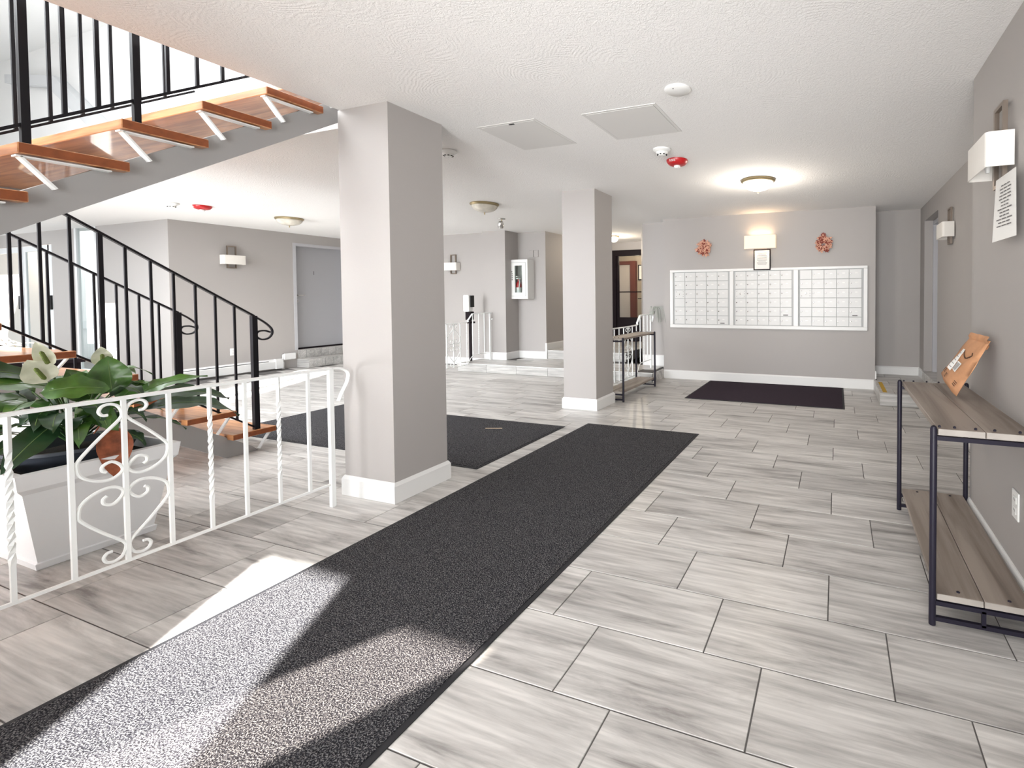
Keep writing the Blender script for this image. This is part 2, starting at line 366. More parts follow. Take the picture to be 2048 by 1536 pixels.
# ceiling slab: lobby plus the part behind the stairwell opening
cb = MB()
cb.prism([(-2.93, -1.6), (3.0, -1.6), (3.0, 11.5), (-9.6, 11.5), (-9.6, 2.33), (-2.93, 2.33)], 'z', CZ, 2.70)
cb.box(-15.2, -9.6, 2.33, 4.3, CZ, 2.70)
struct('ceiling', cb, M['ceiling'])
struct('ceiling_2', MB().box(-15.2, 3.0, -1.6, 5.4, 5.5, 5.6), M['wall_white'])

def wall_with_holes(name, axis, pos, thick, a0, a1, z0, z1, holes, m):
    """axis 'y': wall in plane y=pos running in x; axis 'x': plane x=pos running in y. holes=(a0,a1,z0,z1)"""
    mb = MB(); As = sorted({a0, a1, *[h[0] for h in holes], *[h[1] for h in holes]}); Zs = sorted({z0, z1, *[h[2] for h in holes], *[h[3] for h in holes]})
    for i in range(len(As)-1):
        run = None
        for j in range(len(Zs)-1):
            ca, cz = (As[i]+As[i+1])/2, (Zs[j]+Zs[j+1])/2
            solid = not any(h[0] < ca < h[1] and h[2] < cz < h[3] for h in holes)
            if solid:
                if axis == 'y': mb.box(As[i], As[i+1], pos, pos+thick, Zs[j], Zs[j+1])
                else: mb.box(pos, pos+thick, As[i], As[i+1], Zs[j], Zs[j+1])
    return struct(name, mb, m)
# front wall behind the camera with the door light, the high stairwell window and two openings cut to shape sun patches
wall_with_holes('wall_front', 'y', -1.75, 0.15, -15.2, 3.0, 0, 5.5,
    [(-0.87, -0.24, 0.25, 2.28), (-3.25, -2.80, 0.2, 2.12), (-4.74, -4.27, 3.60, 5.2), (-4.22, -3.93, 3.60, 5.2), (-8.0, -7.40, 3.9, 5.3)], M['wall'])
struct('wall_right', MB().box(XW, XW+0.15, -1.6, 2.985, 0, CZ), M['wall'])
struct('wall_right_return', MB().box(XW+0.02, 1.20, 2.845, 2.985, 0, CZ), M['wall'])
wall_with_holes('wall_right_far', 'x', 1.075, 0.5, 2.98, 7.35, 0, CZ, [(6.02, 6.88, 0.20, 2.21)], M['wall'])
struct('wall_alcove', MB().box(0.36, 1.12, 7.20, 7.35, 0, CZ), M['wall'])
struct('wall_mailbox', MB().box(-2.50, 0.48, YM, 7.22, 0, CZ), M['wall'])
struct('wall_mailbox_left', MB().box(-2.96, -2.49, 7.02, 7.22, 0, CZ), M['wall'])
struct('wall_hall_right', MB().prism([(-2.955, 7.03), (-2.80, 7.03), (-2.80, 9.4), (-3.40, 9.4), (-3.40, 8.0)], 'z', 0, CZ), M['wall'])
wall_with_holes('wall_hall_end', 'y', 9.2, 0.12, -5.2, -2.8, 0, CZ, [(-4.50, -3.45, 0.0, 2.20)], M['wall'])
struct('wall_hall_left', MB().box(-5.05, -4.91, 7.31, 9.2, 0, CZ), M['wall'])
struct('wall_back', MB().box(-5.50, -4.91, 7.19, 7.31, 0, CZ), M['wall'])
struct('wall_back_pier', MB().box(-5.98, -5.50, 6.84, 7.20, 0, CZ), M['wall'])
struct('wall_back_left', MB().box(XL, -5.97, 6.96, 7.2, 0, CZ), M['wall'])
wall_with_holes('wall_left', 'x', XL-0.25, 0.25, 4.08, 7.2, 0, CZ, [(5.75, 6.75, 0.31, 2.25)], M['wall'])
wall_with_holes('wall_entrance', 'y', 4.08, 0.035, -15.2, XL-0.25, 0, CZ, [(-14.9, -12.62, 0.02, 2.20), (-11.87, -11.2, 0.02, 2.42)], M['wall'])
struct('wall_upper', MB().box(-15.2, -2.6, 4.08, 4.2, 2.70, 5.5), M['wall_white'])
struct('wall_upper_right', MB().box(-1.2, -1.1, -1.6, 4.2, 2.70, 5.5), M['wall_white'])
struct('wall_far_left', MB().box(-15.35, -15.2, -1.6, 4.2, 0, 5.5), M['wall_white'])
struct('wall_vestibule', MB().box(-24, -15.32, 5.5, 5.6, 0, 2.9), M['wall_beige'])
struct('ceiling_sun_block', MB().box(-24, -15.32, 4.24, 5.5, 2.75, 2.9), M['wall_white'])  # unseen roof added to keep the sun off the vestibule wall
lamp('POINT', 'vestibule_fill', (-17.6, 4.75, 2.3), (0, 0, -1), 38, (1.0, 0.93, 0.86))  # lamp added under the roof to brighten the vestibule
struct('wall_office', MB().box(-6.5, -2.2, 10.7, 10.8, 0, CZ), M['tan'])

# baseboards (each with a small top bevel)
def baseboard(name, x0, x1, y0, y1, z0, h, side):
    t = 0.016; mb = MB()
    if side == 'y-': mb.prism([(y0, z0), (y0-t, z0), (y0-t, z0+h-0.018), (y0-0.006, z0+h), (y0, z0+h)], 'x', x0, x1)
    if side == 'x-': mb.prism([(x0, z0), (x0-t, z0), (x0-t, z0+h-0.018), (x0-0.006, z0+h), (x0, z0+h)], 'y', y0, y1)
    if side == 'x+': mb.prism([(x0, z0), (x0+t, z0), (x0+t, z0+h-0.018), (x0+0.006, z0+h), (x0, z0+h)], 'y', y0, y1)
    if side == 'y-' or side == 'x+' or side == 'x-':
        if side == 'x-' or side == 'x+':   # prism about y takes (x,z)
            pass
    return struct(name, mb, M['trim'])
baseboard('baseboard_mailbox', -2.50, 0.495, YM, YM, 0, 0.128, 'y-')
baseboard('baseboard_mailbox_side', 0.48, 0.48, YM-0.015, 7.2, 0.14, 0.11, 'x+')
baseboard('baseboard_alcove', 0.48, 1.075, 7.20, 7.2, 0.14, 0.115, 'y-')
baseboard('baseboard_right', XW, XW, -1.5, 2.985, 0, 0.125, 'x-')
baseboard('baseboard_right_far', 1.075, 1.075, 3.0, 5.75, 0, 0.125, 'x-')
baseboard('baseboard_right_step', 1.075, 1.075, 6.88, 7.2, 0.14, 0.115, 'x-')
baseboard('baseboard_hall_pier', -2.96, -2.50, 7.02, 7.02, 0.14, 0.17, 'y-')
baseboard('baseboard_back', -5.49, -4.91, 7.19, 7.19, 0.14, 0.13, 'y-')
baseboard('baseboard_pier_front', -5.98, -5.485, 6.84, 6.84, 0.14, 0.13, 'y-')
baseboard('baseboard_pier_side', -5.50, -5.50, 6.84, 7.19, 0.14, 0.13, 'x+')
baseboard('baseboard_back_left', XL, -5.98, 6.96, 6.96, 0.0, 0.13, 'y-')
baseboard('baseboard_hall_left', -4.91, -4.91, 7.2, 9.2, 0.29, 0.13, 'x+')
baseboard('baseboard_left', XL, XL, 5.54, 5.74, 0.15, 0.11, 'x+')
struct('trim_1', MB().box(XL, XL+0.02, 5.52, 5.56, 0.0, 0.13), M['trim'])
struct('trim_2', MB().box(-4.93, -4.895, 7.18, 7.21, 0.14, 0.42), M['trim'])

# ------------------------------------------------------------------ floor with individual tiles
floor = struct('floor', MB().box(-15.3, 3.0, -1.7, 7.4, -0.12, -0.0032), M['grout'])
TL, TW, PX, PY = 0.6082, 0.3064, 0.6130, 0.3112
def tile_mb(w=TL, d=TW, th=0.009, c=0.0012, z=0.0):
    mb = MB(); x, y = w/2, d/2
    mb.add([(-x,-y,z-th),(x,-y,z-th),(x,y,z-th),(-x,y,z-th),(-x,-y,z-c),(x,-y,z-c),(x,y,z-c),(-x,y,z-c),(-x+c,-y+c,z),(x-c,-y+c,z),(x-c,y-c,z),(-x+c,y-c,z)],
        [(0,1,5,4),(1,2,6,5),(2,3,7,6),(3,0,4,7),(4,5,9,8),(5,6,10,9),(6,7,11,10),(7,4,8,11),(8,9,10,11)])
    return mb
tile_me = tile_mb().mesh('tile', M['tile'])
def in_room(x, y):
    if x < -15.0 or y < -1.5 or y > 6.9: return False
    if y > 4.0 and x < -9.1: return False
    if x > 1.35: return False
    if x > 0.98 and y < 2.9: return False
    return True
yaw = 0.3373
def score(x, y):
    d = -sin(yaw)*x+cos(yaw)*y; s = cos(yaw)*x+sin(yaw)*y
    if d < 0.25: return 0
    u = 1344+940*s/d; v = 615+940*1.25/d
    if u < -350 or u > 2300 or v > 1850: return 0
    if -2.25 < x+0.3 and x-0.3 < -1.2 and -1.4 < y < 3.95 and -2.2 < x-0.25 and x+0.25 < -1.25: return 0
    if -2.9 < y-0.1 < 3.7 and -4.9 < x-0.2 and x+0.2 < -2.5 and 2.8 < y < 3.8: return 0
    return 1.0/(d*d)
cand = []
for r in range(-10, 19):
    yc = 1.2505+PY*(r+0.5); off = -0.235-0.2035*r
    k0 = int(math.floor((-15.2-off)/PX))
    for k in range(k0, k0+30):
        xc = off+PX*(k+0.5)
        if in_room(xc, yc): cand.append((score(xc, yc), xc, yc))
cand.sort(reverse=True)
rest = MB()
for i, (s, x, y) in enumerate(cand):
    if i < 298 and s > 0:
        inst('tile', tile_me, floor, (x, y, 0.0))
    else:
        t = tile_mb(); rest.add([v+Vector((x, y, 0)) for v in t.v], t.f)
tag(rest.build('far_tiles', M['tile'], floor), kind='stuff')

# ------------------------------------------------------------------ raised tiled platforms and steps
def platform(name, label, x0, x1, y0, y1, h, tiles, riser_tiles, left_side=False):
    p = thing(name, label, 'step', (x0, y0, 0))
    o = (x0, y0, 0)
    MB(o).box(x0+0.012, x1, y0+0.012, y1, -0.02, h-0.006).build('base', M['grout'], p)
    return p, o
def plat_tile(p, o, x0, x1, y0, y1, z, m='tile', name='tile'):
    g = 0.002
    MB(o).box(x0+g, x1-g, y0+g, y1-g, z-0.010, z, 0.0012).build(name, M[m], p)
plat = thing('tiled_platform', 'low tiled platform one step up behind the far column, reaching back to the hall', 'step', (-6.05, 6.28, 0))
o = (-6.05, 6.28, 0)
MB(o).prism([(-6.04, 6.295), (-2.51, 6.295), (-2.51, 6.73), (-2.51, 7.0), (-3.07, 7.0), (-3.07, 7.2), (-4.9, 7.2), (-5.48, 7.18), (-5.5, 6.83), (-6.04, 6.83)], 'z', 0.0, 0.130).build('base', M['grout'], plat)
for k in range(6):
    x0 = -6.05+k*0.592
    MB(o).box(x0+0.002, x0+0.590, 6.28, 6.294, 0.004, 0.139, 0.001).build('riser_tile', M['riser_tile'], plat)
    for j in range(3):
        y0 = 6.294+j*PY; sh = (j*0.2035) % PX
        xa = max(-6.05, x0-0.3+sh); xb = min(-2.50, x0-0.3+sh+0.60)
        y1 = min(y0+PY, 7.02 if xb > -3.0 else (7.2 if xa > -5.5 else 6.84))
        if y1-y0 > 0.03 and xb-xa > 0.05: plat_tile(plat, o, xa, xb, y0, y1, 0.141)
MB(o).box(-2.512, -2.497, 6.28, 6.725, 0.0, 0.139).build('side_tile', M['tile'], plat)
MB(o).box(-6.05, -2.497, 6.272, 6.282, 0.134, 0.143).build('nosing', M['trim'], plat)
hs = thing('hall_step', 'second tiled step rising into the dim hall beside the grey hall wall', 'step', (-4.9, 7.19, 0.14)); o = (-4.9, 7.19, 0.14)
MB(o).box(-4.90, -3.41, 7.215, 9.2, 0.13, 0.282).build('base', M['grout'], hs)
for k in range(2):
    MB(o).box(-4.90+k*0.8+0.002, min(-3.35, -4.90+(k+1)*0.8)-0.002, 7.203, 7.215, 0.142, 0.285).build('riser_tile', M['riser_tile'], hs)
    for j in range(6):
        plat_tile(hs, o, -4.90+k*0.745, -4.90+(k+1)*0.745, 7.215+j*0.311, 7.215+(j+1)*0.311, 0.291)
MB(o).box(-4.90, -3.35, 7.198, 7.206, 0.283, 0.293).build('nosing', M['trim'], hs)
al = thing('alcove_step', 'tiled step into the alcove right of the mailbox wall, yellow strip along its edge', 'step', (0.46, 5.76, 0)); o = (0.46, 5.76, 0)
MB(o).box(0.485, 1.07, 5.775, 7.19, 0, 0.130).build('base', M['grout'], al)
MB(o).box(0.463, 1.072, 5.76, 5.774, 0.004, 0.138, 0.001).build('riser_tile', M['riser_tile'], al)
MB(o).box(0.463, 0.483, 5.775, YM-0.02, 0.004, 0.138).build('side_tile', M['tile'], al)
for j in range(5):
    y0 = 5.774+j*0.29
    for xa, xb in (((0.464, 0.80), (0.80, 1.072)) if j % 2 else ((0.464, 0.62), (0.62, 1.072))):
        if y0+0.29 > YM and xa < 0.5: xa = 0.5
        plat_tile(al, o, xa, xb, y0, min(7.19, y0+0.29), 0.141)
tag(MB((0.50, 5.85, 0.141)).box(0.500, 0.545, 5.84, 6.50, 0.1412, 0.1428).build('hazard_tape', M['yellow'], None, loc=(0.50, 5.85, 0.141)), 'yellow hazard tape strip stuck along the alcove step edge', 'tape')
sill = thing('alcove_door_sill', 'narrow raised tiled sill under the alcove side door', 'step', (1.07, 6.0, 0.14)); o = (1.07, 6.0, 0.14)
MB(o).box(1.055, 1.30, 6.02, 6.88, 0.141, 0.255).build('base', M['tile'], sill)
# steps at the left apartment door
ds = thing('door_step', 'low tiled step against the left wall below the numbered door', 'step', (-9.25, 5.78, 0)); o = (-9.25, 5.78, 0)
MB(o).box(XL, -8.95, 5.795, 6.93, 0, 0.142).build('base', M['grout'], ds)
for k in range(8):
    y0 = 5.78+k*0.145
    MB(o).box(-8.95, -8.936, y0+0.002, y0+0.143, 0.004, 0.150, 0.001).build('riser_tile', M['riser_tile'], ds)
for k in range(2): plat_tile(ds, o, XL+0.005, -8.937, 5.78+k*0.57, 5.78+(k+1)*0.57, 0.152)
MB(o).box(XL, -8.937, 5.778, 5.793, 0.004, 0.150).build('side_tile', M['riser_tile'], ds)
for k in range(7):
    y0 = 5.80+k*0.135
    MB(o).box(XL-0.002, XL+0.012, y0+0.002, y0+0.133, 0.154, 0.305, 0.001).build('upper_riser_tile', M['riser_tile'], ds)

# ------------------------------------------------------------------ columns
def column(name, label, x0, x1, y0, y1):
    c = thing(name, label, 'column', ((x0+x1)/2, (y0+y1)/2, 0)); o = c.location.copy(); t = 0.016
    MB(o).box(x0+t, x1-t, y0+t, y1-t, 0, CZ).build('shaft', M['wall'], c)
    b = MB(o); h = 0.125
    b.prism([(x0, y0), (x1, y0), (x1, y1), (x0, y1)], 'z', 0.001, h-0.02)
    b.add([(x0,y0,h-0.02),(x1,y0,h-0.02),(x1,y1,h-0.02),(x0,y1,h-0.02),(x0+t*0.7,y0+t*0.7,h),(x1-t*0.7,y0+t*0.7,h),(x1-t*0.7,y1-t*0.7,h),(x0+t*0.7,y1-t*0.7,h)],
          [(0,1,5,4),(1,2,6,5),(2,3,7,6),(3,0,4,7),(4,5,6,7)])
    b.build('baseboard', M['trim'], c)
column('column', 'large square painted column in front, beside the end of the white railing', -2.965, -2.515, 2.095, 2.535)
column('column', 'square painted column farther back beside the narrow console table', -2.905, -2.465, 4.54, 4.985)

# ------------------------------------------------------------------ floor mats
def mat_rug(name, label, cat, x0, x1, y0, y1, m, h=0.008, skew=None):
    r = thing(name, label, cat, ((x0+x1)/2, (y0+y1)/2, 0)); o = r.location.copy(); e = 0.022
    MB(o).box(x0+e, x1-e, y0+e, y1-e, 0.0012, h).build('pile', M[m], r)
    b = MB(o)
    for q in ((x0, x1, y0, y0+e), (x0, x1, y1-e, y1), (x0, x0+e, y0+e, y1-e), (x1-e, x1, y0+e, y1-e)): b.box(*q, 0.0008, h*0.6)
    b.build('border', M['rubber'], r)
    return r
mat_rug('runner_rug', 'long charcoal runner crossing the tiled lobby from the front, sun patches on it', 'rug', -2.305, -1.172, -1.5, 4.06, 'runner')
mat_rug('entrance_mat', 'charcoal mat behind the front column, left of the runner', 'rug', -5.45, -2.462, 2.722, 3.895, 'runner')
mat_rug('doormat', 'dark plum mat lying in front of the mailbox wall', 'rug', -1.757, 0.087, 5.45, 6.70, 'plum')
straw = MB((-3.0, 3.55, 0.009)).tube([(-3.13, 3.58, 0.011), (-2.98, 3.63, 0.011)], 0.004, 5).build('twig', M['straw'], None, loc=(-3.0, 3.55, 0.009))
tag(straw, 'thin pale twig lying on the charcoal mat behind the front column', 'twig')

# ------------------------------------------------------------------ ironwork pieces
def twisted_bar(length, w=0.013, t0=0.22, t1=0.8, turns=2.6, n=26):
    mb = MB(); vs = []; fs = []
    for i in range(n+1):
        f = i/n; a = 0 if f < t0 else (turns*2*pi if f > t1 else turns*2*pi*(f-t0)/(t1-t0))
        k = 1.0 if f < t0 or f > t1 else 1.12
        for j in range(4):
            q = a+pi/4+j*pi/2; vs.append((w*0.7071*k*cos(q), w*0.7071*k*sin(q), f*length))
    for i in range(n):
        for j in range(4): fs.append((i*4+j, i*4+(j+1) % 4, (i+1)*4+(j+1) % 4, (i+1)*4+j))
    fs += [(3, 2, 1, 0), (n*4, n*4+1, n*4+2, n*4+3)]
    return mb.add(vs, fs)
S_PTS = [(.33,.865),(.44,.87),(.51,.92),(.45,.98),(.30,1.0),(.13,.965),(.045,.88),(.09,.79),(.5,.60),(.90,.39),(.97,.30),(.90,.17),(.62,.075),(.30,.05),(.07,.12),(.10,.20),(.28,.27),(.46,.24),(.48,.18),(.40,.15)]
def scroll(panel_w, z0, z1, sy, sz):
    """one S scroll, in the (y,z) plane at local origin; sy/sz mirror"""
    zc = (z0+z1)/2; hh = (z1-z0)/2*0.955
    pts = spline([(0, sy*u*panel_w, zc+sz*v*hh) for u, v in S_PTS], 4)
    return MB().tube(pts, 0.0062, 6, flat=0.9)

def iron_railing(root, X, bars, zb, zt, m, w=0.014):
    """bars: list of (y, kind) with kind p plain, t twisted, c scroll-panel centre"""
    L = zt-zb; pm = MB().box(-w/2, w/2, -w/2, w/2, 0, L).mesh('baluster', m); tm = twisted_bar(L, w*0.95).mesh('twisted_baluster', m)
    for y, k, dz in bars:
        me = tm if k == 't' else pm
        inst('twisted_baluster' if k == 't' else 'baluster', me, root, (X, y, zb+dz))
        if k == 'c':
            for sy in (1, -1):
                for sz in (1, -1):
                    ob = scroll(0.139, zb, zt, sy, sz).build('scroll', m, root, 'auto'); ob.location = (X, y, dz)
# near white railing along x=-2.85
rail = thing('white_railing', 'white wrought-iron railing with scrollwork in front of the planter, ending at the front column', 'railing', (0, 0, 0))
ys = []
seq = ['t', 'p', 'c', 'p', 't', 'p', 't', 'p']
base_y = [0.803, 0.949, 1.099, 1.241, 1.387, 1.530, 1.682, 1.834]
for y, k in zip(base_y, seq): ys.append((y, k, 0))
for i, k in enumerate(['p', 't', 'p', 'c', 'p', 't', 'p', 't', 'p']): ys.append((0.803-0.147*(i+1), k, 0))
iron_railing(rail, -2.85, ys, 0.138, 0.830, M['white_steel'])
MB().bar((-2.85, -0.6, 0.836), (-2.85, 1.96, 0.830), 0.034, 0.013).tube(spline([(-2.85, 1.95, 0.829), (-2.85, 2.02, 0.822), (-2.85, 2.066, 0.79), (-2.85, 2.060, 0.735), (-2.85, 2.025, 0.67), (-2.85, 2.005, 0.625)], 5), 0.0075, 6, flat=1.8).build('top_rail', M['white_steel'], rail, 'auto')
MB().bar((-2.85, -0.6, 0.136), (-2.85, 1.96, 0.136), 0.012, 0.012).build('bottom_rail', M['white_steel'], rail)
MB().box(-2.862, -2.838, 1.948, 1.972, 0.0, 0.826).build('post', M['white_steel'], rail)
MB().box(-2.862, -2.838, -0.62, -0.596, 0.0, 0.826).build('post', M['white_steel'], rail)

# two matching railings that climb onto the platform
def step_railing(label, X, y_first, nlow, kinds, yend):
    r = thing('step_railing', label, 'railing', (X, y_first, 0))
    low = [(y_first+i*0.142-y_first, kinds[i], 0.0) for i in range(nlow)]
    iron_railing(r, 0, low, 0.13, 0.828, M['white_steel'], 0.012)
    L = y_first+(nlow-1)*0.142; yh = L+0.14
    hi = [(yh+i*0.138-y_first, k, 0.135) for i, k in enumerate(['p', 't', 'p', 'p'])]
    iron_railing(r, 0, hi, 0.145, 0.83, M['white_steel'], 0.012)
    ye = yh+3*0.138-y_first; lw = L-y_first
    path = [(0, -0.25, 0.834), (0, lw-0.05, 0.834), (0, lw+0.03, 0.87), (0, lw+0.11, 0.95), (0, lw+0.17, 0.972), (0, ye, 0.972), (0, ye+0.06, 0.965), (0, ye+0.09, 0.92), (0, ye+0.05, 0.85)]
    MB().tube(spline(path, 4), 0.009, 6, flat=1.8).build('top_rail', M['white_steel'], r, 'auto')
    path = [(0, -0.25, 0.128), (0, lw-0.05, 0.128), (0, lw+0.03, 0.16), (0, lw+0.10, 0.24), (0, lw+0.2, 0.27), (0, ye, 0.272)]
    MB().tube(spline(path, 4), 0.006, 4).build('bottom_rail', M['white_steel'], r)
    MB().box(-0.01, 0.01, ye-0.01, ye+0.01, 0.142, 0.97).build('post', M['white_steel'], r)
    MB().box(-0.01, 0.01, -0.26, -0.24, 0.0, 0.83).build('post', M['white_steel'], r)
    return r
step_railing('white iron railing with scroll panel climbing the platform before the sanitizer stand', -5.8, 5.66, 5, ['p', 'p', 'c', 'p', 't'], 6.8)
step_railing('white iron railing with scroll panel behind the small console beside the far column', -2.72, 5.49, 6, ['p', 't', 'p', 'c', 'p', 't'], 6.8)

# ------------------------------------------------------------------ staircases
def stair_treads(root, o, x0, x1, ys, front_sign):
    for (ya, yb, zt) in ys:
        t = MB(o).box(x0, x1, min(ya, yb), max(ya, yb), zt-0.042, zt, 0.003).build('tread', M['oak'], root)
        t.data.materials.append(M['oak_end_shaded'])
        for p in t.data.polygons:
            if abs(p.normal.x) > 0.9: p.material_index = 1
up = thing('upper_staircase', 'upper flight of open oak treads on a grey stringer rising to the ceiling opening', 'stairs', (-3.5, 0.3, 1.3)); o = up.location.copy()
ups = []
for k in range(-2, 7):
    y0 = 0.885+0.2825*(k-2); z = 1.857+0.1875*(k-2)
    if z > 2.72: continue
    ups.append((y0, y0+0.305, z))
stair_treads(up, o, -4.10, -2.965, ups, 1)
def up_stringer(x0, x1):
    s = 0.668
    def zt(y): return 1.640+s*(y-0.85)
    MB(o).prism([(0.0, zt(0.0)-0.145), (2.325, zt(2.325)-0.145), (2.325, zt(2.325)), (0.0, zt(0.0))], 'x', x0, x1).build('stringer', M['grey_steel'], up)
up_stringer(-3.06, -3.015); up_stringer(-3.98, -3.935)
for (y0, y1, z) in ups:
    for xb in (-3.00, -3.97):
        b = MB(o); zu = z-0.047
        b.box(xb-0.018, xb+0.018, y0+0.0, y0+0.255, zu-0.006, zu)
        b.bar((xb, y0+0.012, zu-0.004), (xb, y0+0.10, z-0.16), 0.036, 0.008)
        b.build('bracket', M['white_steel'], up)
low = thing('lower_staircase', 'lower flight of open oak treads on a grey stringer descending to the tiled floor', 'stairs', (-5.0, 1.5, 0)); o = low.location.copy()
lows = []
for i in range(0, 6):
    y1 = 2.595-0.270*i; z = 0.185+0.187*i
    lows.append((y1-0.300, y1, z))
stair_treads(low, o, -5.62, -4.43, lows, -1)
def low_stringer(x0, x1):
    s = -0.70
    poly = [(2.29, 0.001), (2.50, 0.001), (2.46, 0.045), (0.98, 0.045-s*1.48), (0.98, -0.16-s*1.48), (2.29, 0.001)]
    MB(o).prism(poly[:-1], 'x', x0, x1).build('stringer', M['grey_steel'], low)
low_stringer(-4.545, -4.50); low_stringer(-5.55, -5.505)
for (y0, y1, z) in lows:
    for xb in (-4.485, -5.49):
        b = MB(o); zu = z-0.042
        b.box(xb-0.018, xb+0.018, y0+0.03, y1-0.02, zu-0.006, zu)
        b.bar((xb, y1-0.02, zu-0.004), (xb, y1-0.10, zu-0.125), 0.03, 0.008)
        b.build('bracket', M['white_steel'], low)
land = thing('stair_landing', 'oak stair landing joining both flights at the left edge of the picture', 'landing', (-4.3, -0.5, 0)); o = land.location.copy()
MB(o).box(-5.62, -4.2, -0.9, 0.93, 1.26, 1.30).build('deck', M['oak'], land)
MB(o).box(-4.2, -2.965, -0.9, 0.02, 1.26, 1.30).build('deck', M['oak'], land)
for x, y in ((-5.5, -0.8), (-3.1, -0.8), (-5.5, 0.8)): MB(o).box(x-0.03, x+0.03, y-0.03, y+0.03, 0, 1.26).build('leg', M['grey_steel'], land)

# black railings. each: baluster list, slopes
def stair_rail(label, X, ya, yb, top, bot, bal, posts, postb, scroll_at=None, zc=None, name='stair_railing'):
    r = thing(name, label, 'railing', (X, yb, 0)); o = r.location.copy(); m = M['black_steel']
    b = MB(o); b.bar((X, ya, top(ya)), (X, yb, top(yb)), 0.03, 0.014)
    if scroll_at:
        y, z = scroll_at
        pts = [(X, y, z), (X, y+0.075, z-0.055), (X, y+0.125, z-0.11), (X, y+0.13, z-0.155), (X, y+0.10, z-0.19), (X, y+0.05, z-0.195), (X, y+0.015, z-0.165), (X, y+0.03, z-0.13), (X, y+0.075, z-0.125), (X, y+0.115, z-0.14)]
        b.tube(spline(pts, 5), 0.0075, 6, flat=2.0, taper=None)
    b.build('handrail', m, r, 'auto')
    MB(o).bar((X, ya, bot(ya)), (X, yb, bot(yb)), 0.014, 0.012).build('bottom_rail', m, r)
    for y in bal:
        MB(o).box(X-0.0065, X+0.0065, y-0.0065, y+0.0065, bot(y), top(y)).build('baluster', m, r)
    for y, zb in posts:
        MB(o).box(X-postb, X+postb, y-postb, y+postb, zb, top(y)).build('post', m, r)
    return r
topf = lambda y: 1.108+0.684*(2.475-y)
botf = lambda y: 0.195+0.745*(2.475-y)
low_rail_o = Vector((-4.47, 2.475, 0)); low_rail = stair_rail('black iron railing on the near side of the lower stairs, scroll at its foot', -4.47, 0.9, 2.475, topf, botf,
    [2.347, 2.228, 2.112, 1.993, 1.876, 1.755, 1.517, 1.40, 1.291, 1.18, 1.07, 0.96], [(2.475, 0.185)], 0.018, (2.475, 1.108))
MB(low_rail_o).box(-4.481, -4.459, 1.631, 1.653, 0.64, topf(1.642)).build('post', M['black_steel'], low_rail)
topg = lambda y: 1.129+0.66*(2.483-y)
botg = lambda y: 0.25+0.72*(2.483-y)
stair_rail('black iron railing on the far side of the lower stairs', -5.52, 0.9, 2.483, topg, botg,
    [2.36, 2.24, 2.11, 1.99, 1.88, 1.76, 1.64, 1.52, 1.40, 1.28, 1.16, 1.04], [(2.483, 0.185)], 0.018, (2.483, 1.129))
botu = lambda y: 1.898+0.678*(y-0.856)
topu = lambda y: 2.75+0.678*(y-0.856)
stair_rail('black iron railing on the near side of the upper stairs, meeting the ceiling', -3.0, 0.1, 1.95, topu, botu,
    [0.15, 0.26, 0.37, 0.48, 0.59, 0.70, 0.79, 1.018, 1.113, 1.34, 1.45, 1.553, 1.66, 1.77, 1.86], [(0.915, 1.857), (1.23, 2.046), (0.1, 1.3)], 0.0115)
stair_rail('black iron railing on the far side of the upper stairs', -4.07, 0.1, 1.95, topu, botu,
    [0.15+0.118*i for i in range(15)], [(0.1, 1.3)], 0.011)
# flight above, seen through the opening as a pale sloping soffit
hi = thing('third_staircase', 'pale sloping underside of the next stair flight high in the bright stairwell', 'stairs', (-8, 3.9, 2.8)); o = hi.location.copy()
MB(o).prism([(-13.6, 5.15), (-12.0, 4.88), (-10.3, 3.75), (-9.0, 2.9), (-8.6, 2.9), (-8.6, 2.72), (-9.1, 2.72), (-12.2, 4.74), (-13.6, 5.0)], 'y', 3.95, 4.075).build('stringer', mat('pale_grey_soffit', (0.62, 0.63, 0.64), 0.6), hi)

# ------------------------------------------------------------------ planter with peace lily
px0, px1, py0, py1 = -3.90, -3.48, 1.05, 1.44; tx0, tx1, ty0, ty1 = -3.985, -3.395, 0.975, 1.515; PH = 0.47
pl = thing('planter', 'white tapered square planter on the tiles behind the white railing', 'planter', ((px0+px1)/2, (py0+py1)/2, 0)); o = pl.location.copy()
def ring(f, e=0.0): # rectangle at height fraction
    return [(px0+(tx0-px0)*f-e, py0+(ty0-py0)*f-e), (px1+(tx1-px1)*f+e, py0+(ty0-py0)*f-e), (px1+(tx1-px1)*f+e, py1+(ty1-py1)*f+e), (px0+(tx0-px0)*f-e, py1+(ty1-py1)*f+e)]
def frustum(mb, levels):
    vs = []; 
    for (z, rg) in levels: vs += [(x, y, z) for x, y in rg]
    fs = [(3, 2, 1, 0)]
    for i in range(len(levels)-1):
        for j in range(4): fs.append((i*4+j, i*4+(j+1) % 4, (i+1)*4+(j+1) % 4, (i+1)*4+j))
    n = len(levels)-1; fs.append((n*4, n*4+1, n*4+2, n*4+3)); return mb.add(vs, fs)
b = MB(o)
frustum(b, [(0.001, ring(0, .006)), (0.03, ring(.06, .006)), (0.034, ring(.07, -.004)), (0.375, ring(.78, -.004)), (0.385, ring(.80, .001)), (0.40, ring(.84, .010)), (PH, ring(1, .006)), (PH+0.004, ring(1, -.018)), (PH-0.055, ring(.93, -.028))])
b.build('body', M['planter'], pl)
tag(MB(o).box(tx0+0.04, tx1-0.04, ty0+0.04, ty1-0.04, PH-0.06, PH-0.045).build('soil', M['soil'], pl), kind='stuff')
lily = thing('peace_lily', 'peace lily with white flowers and broad green leaves in the white planter', 'plant', (-3.69, 1.245, 0.42)); o = lily.location.copy()
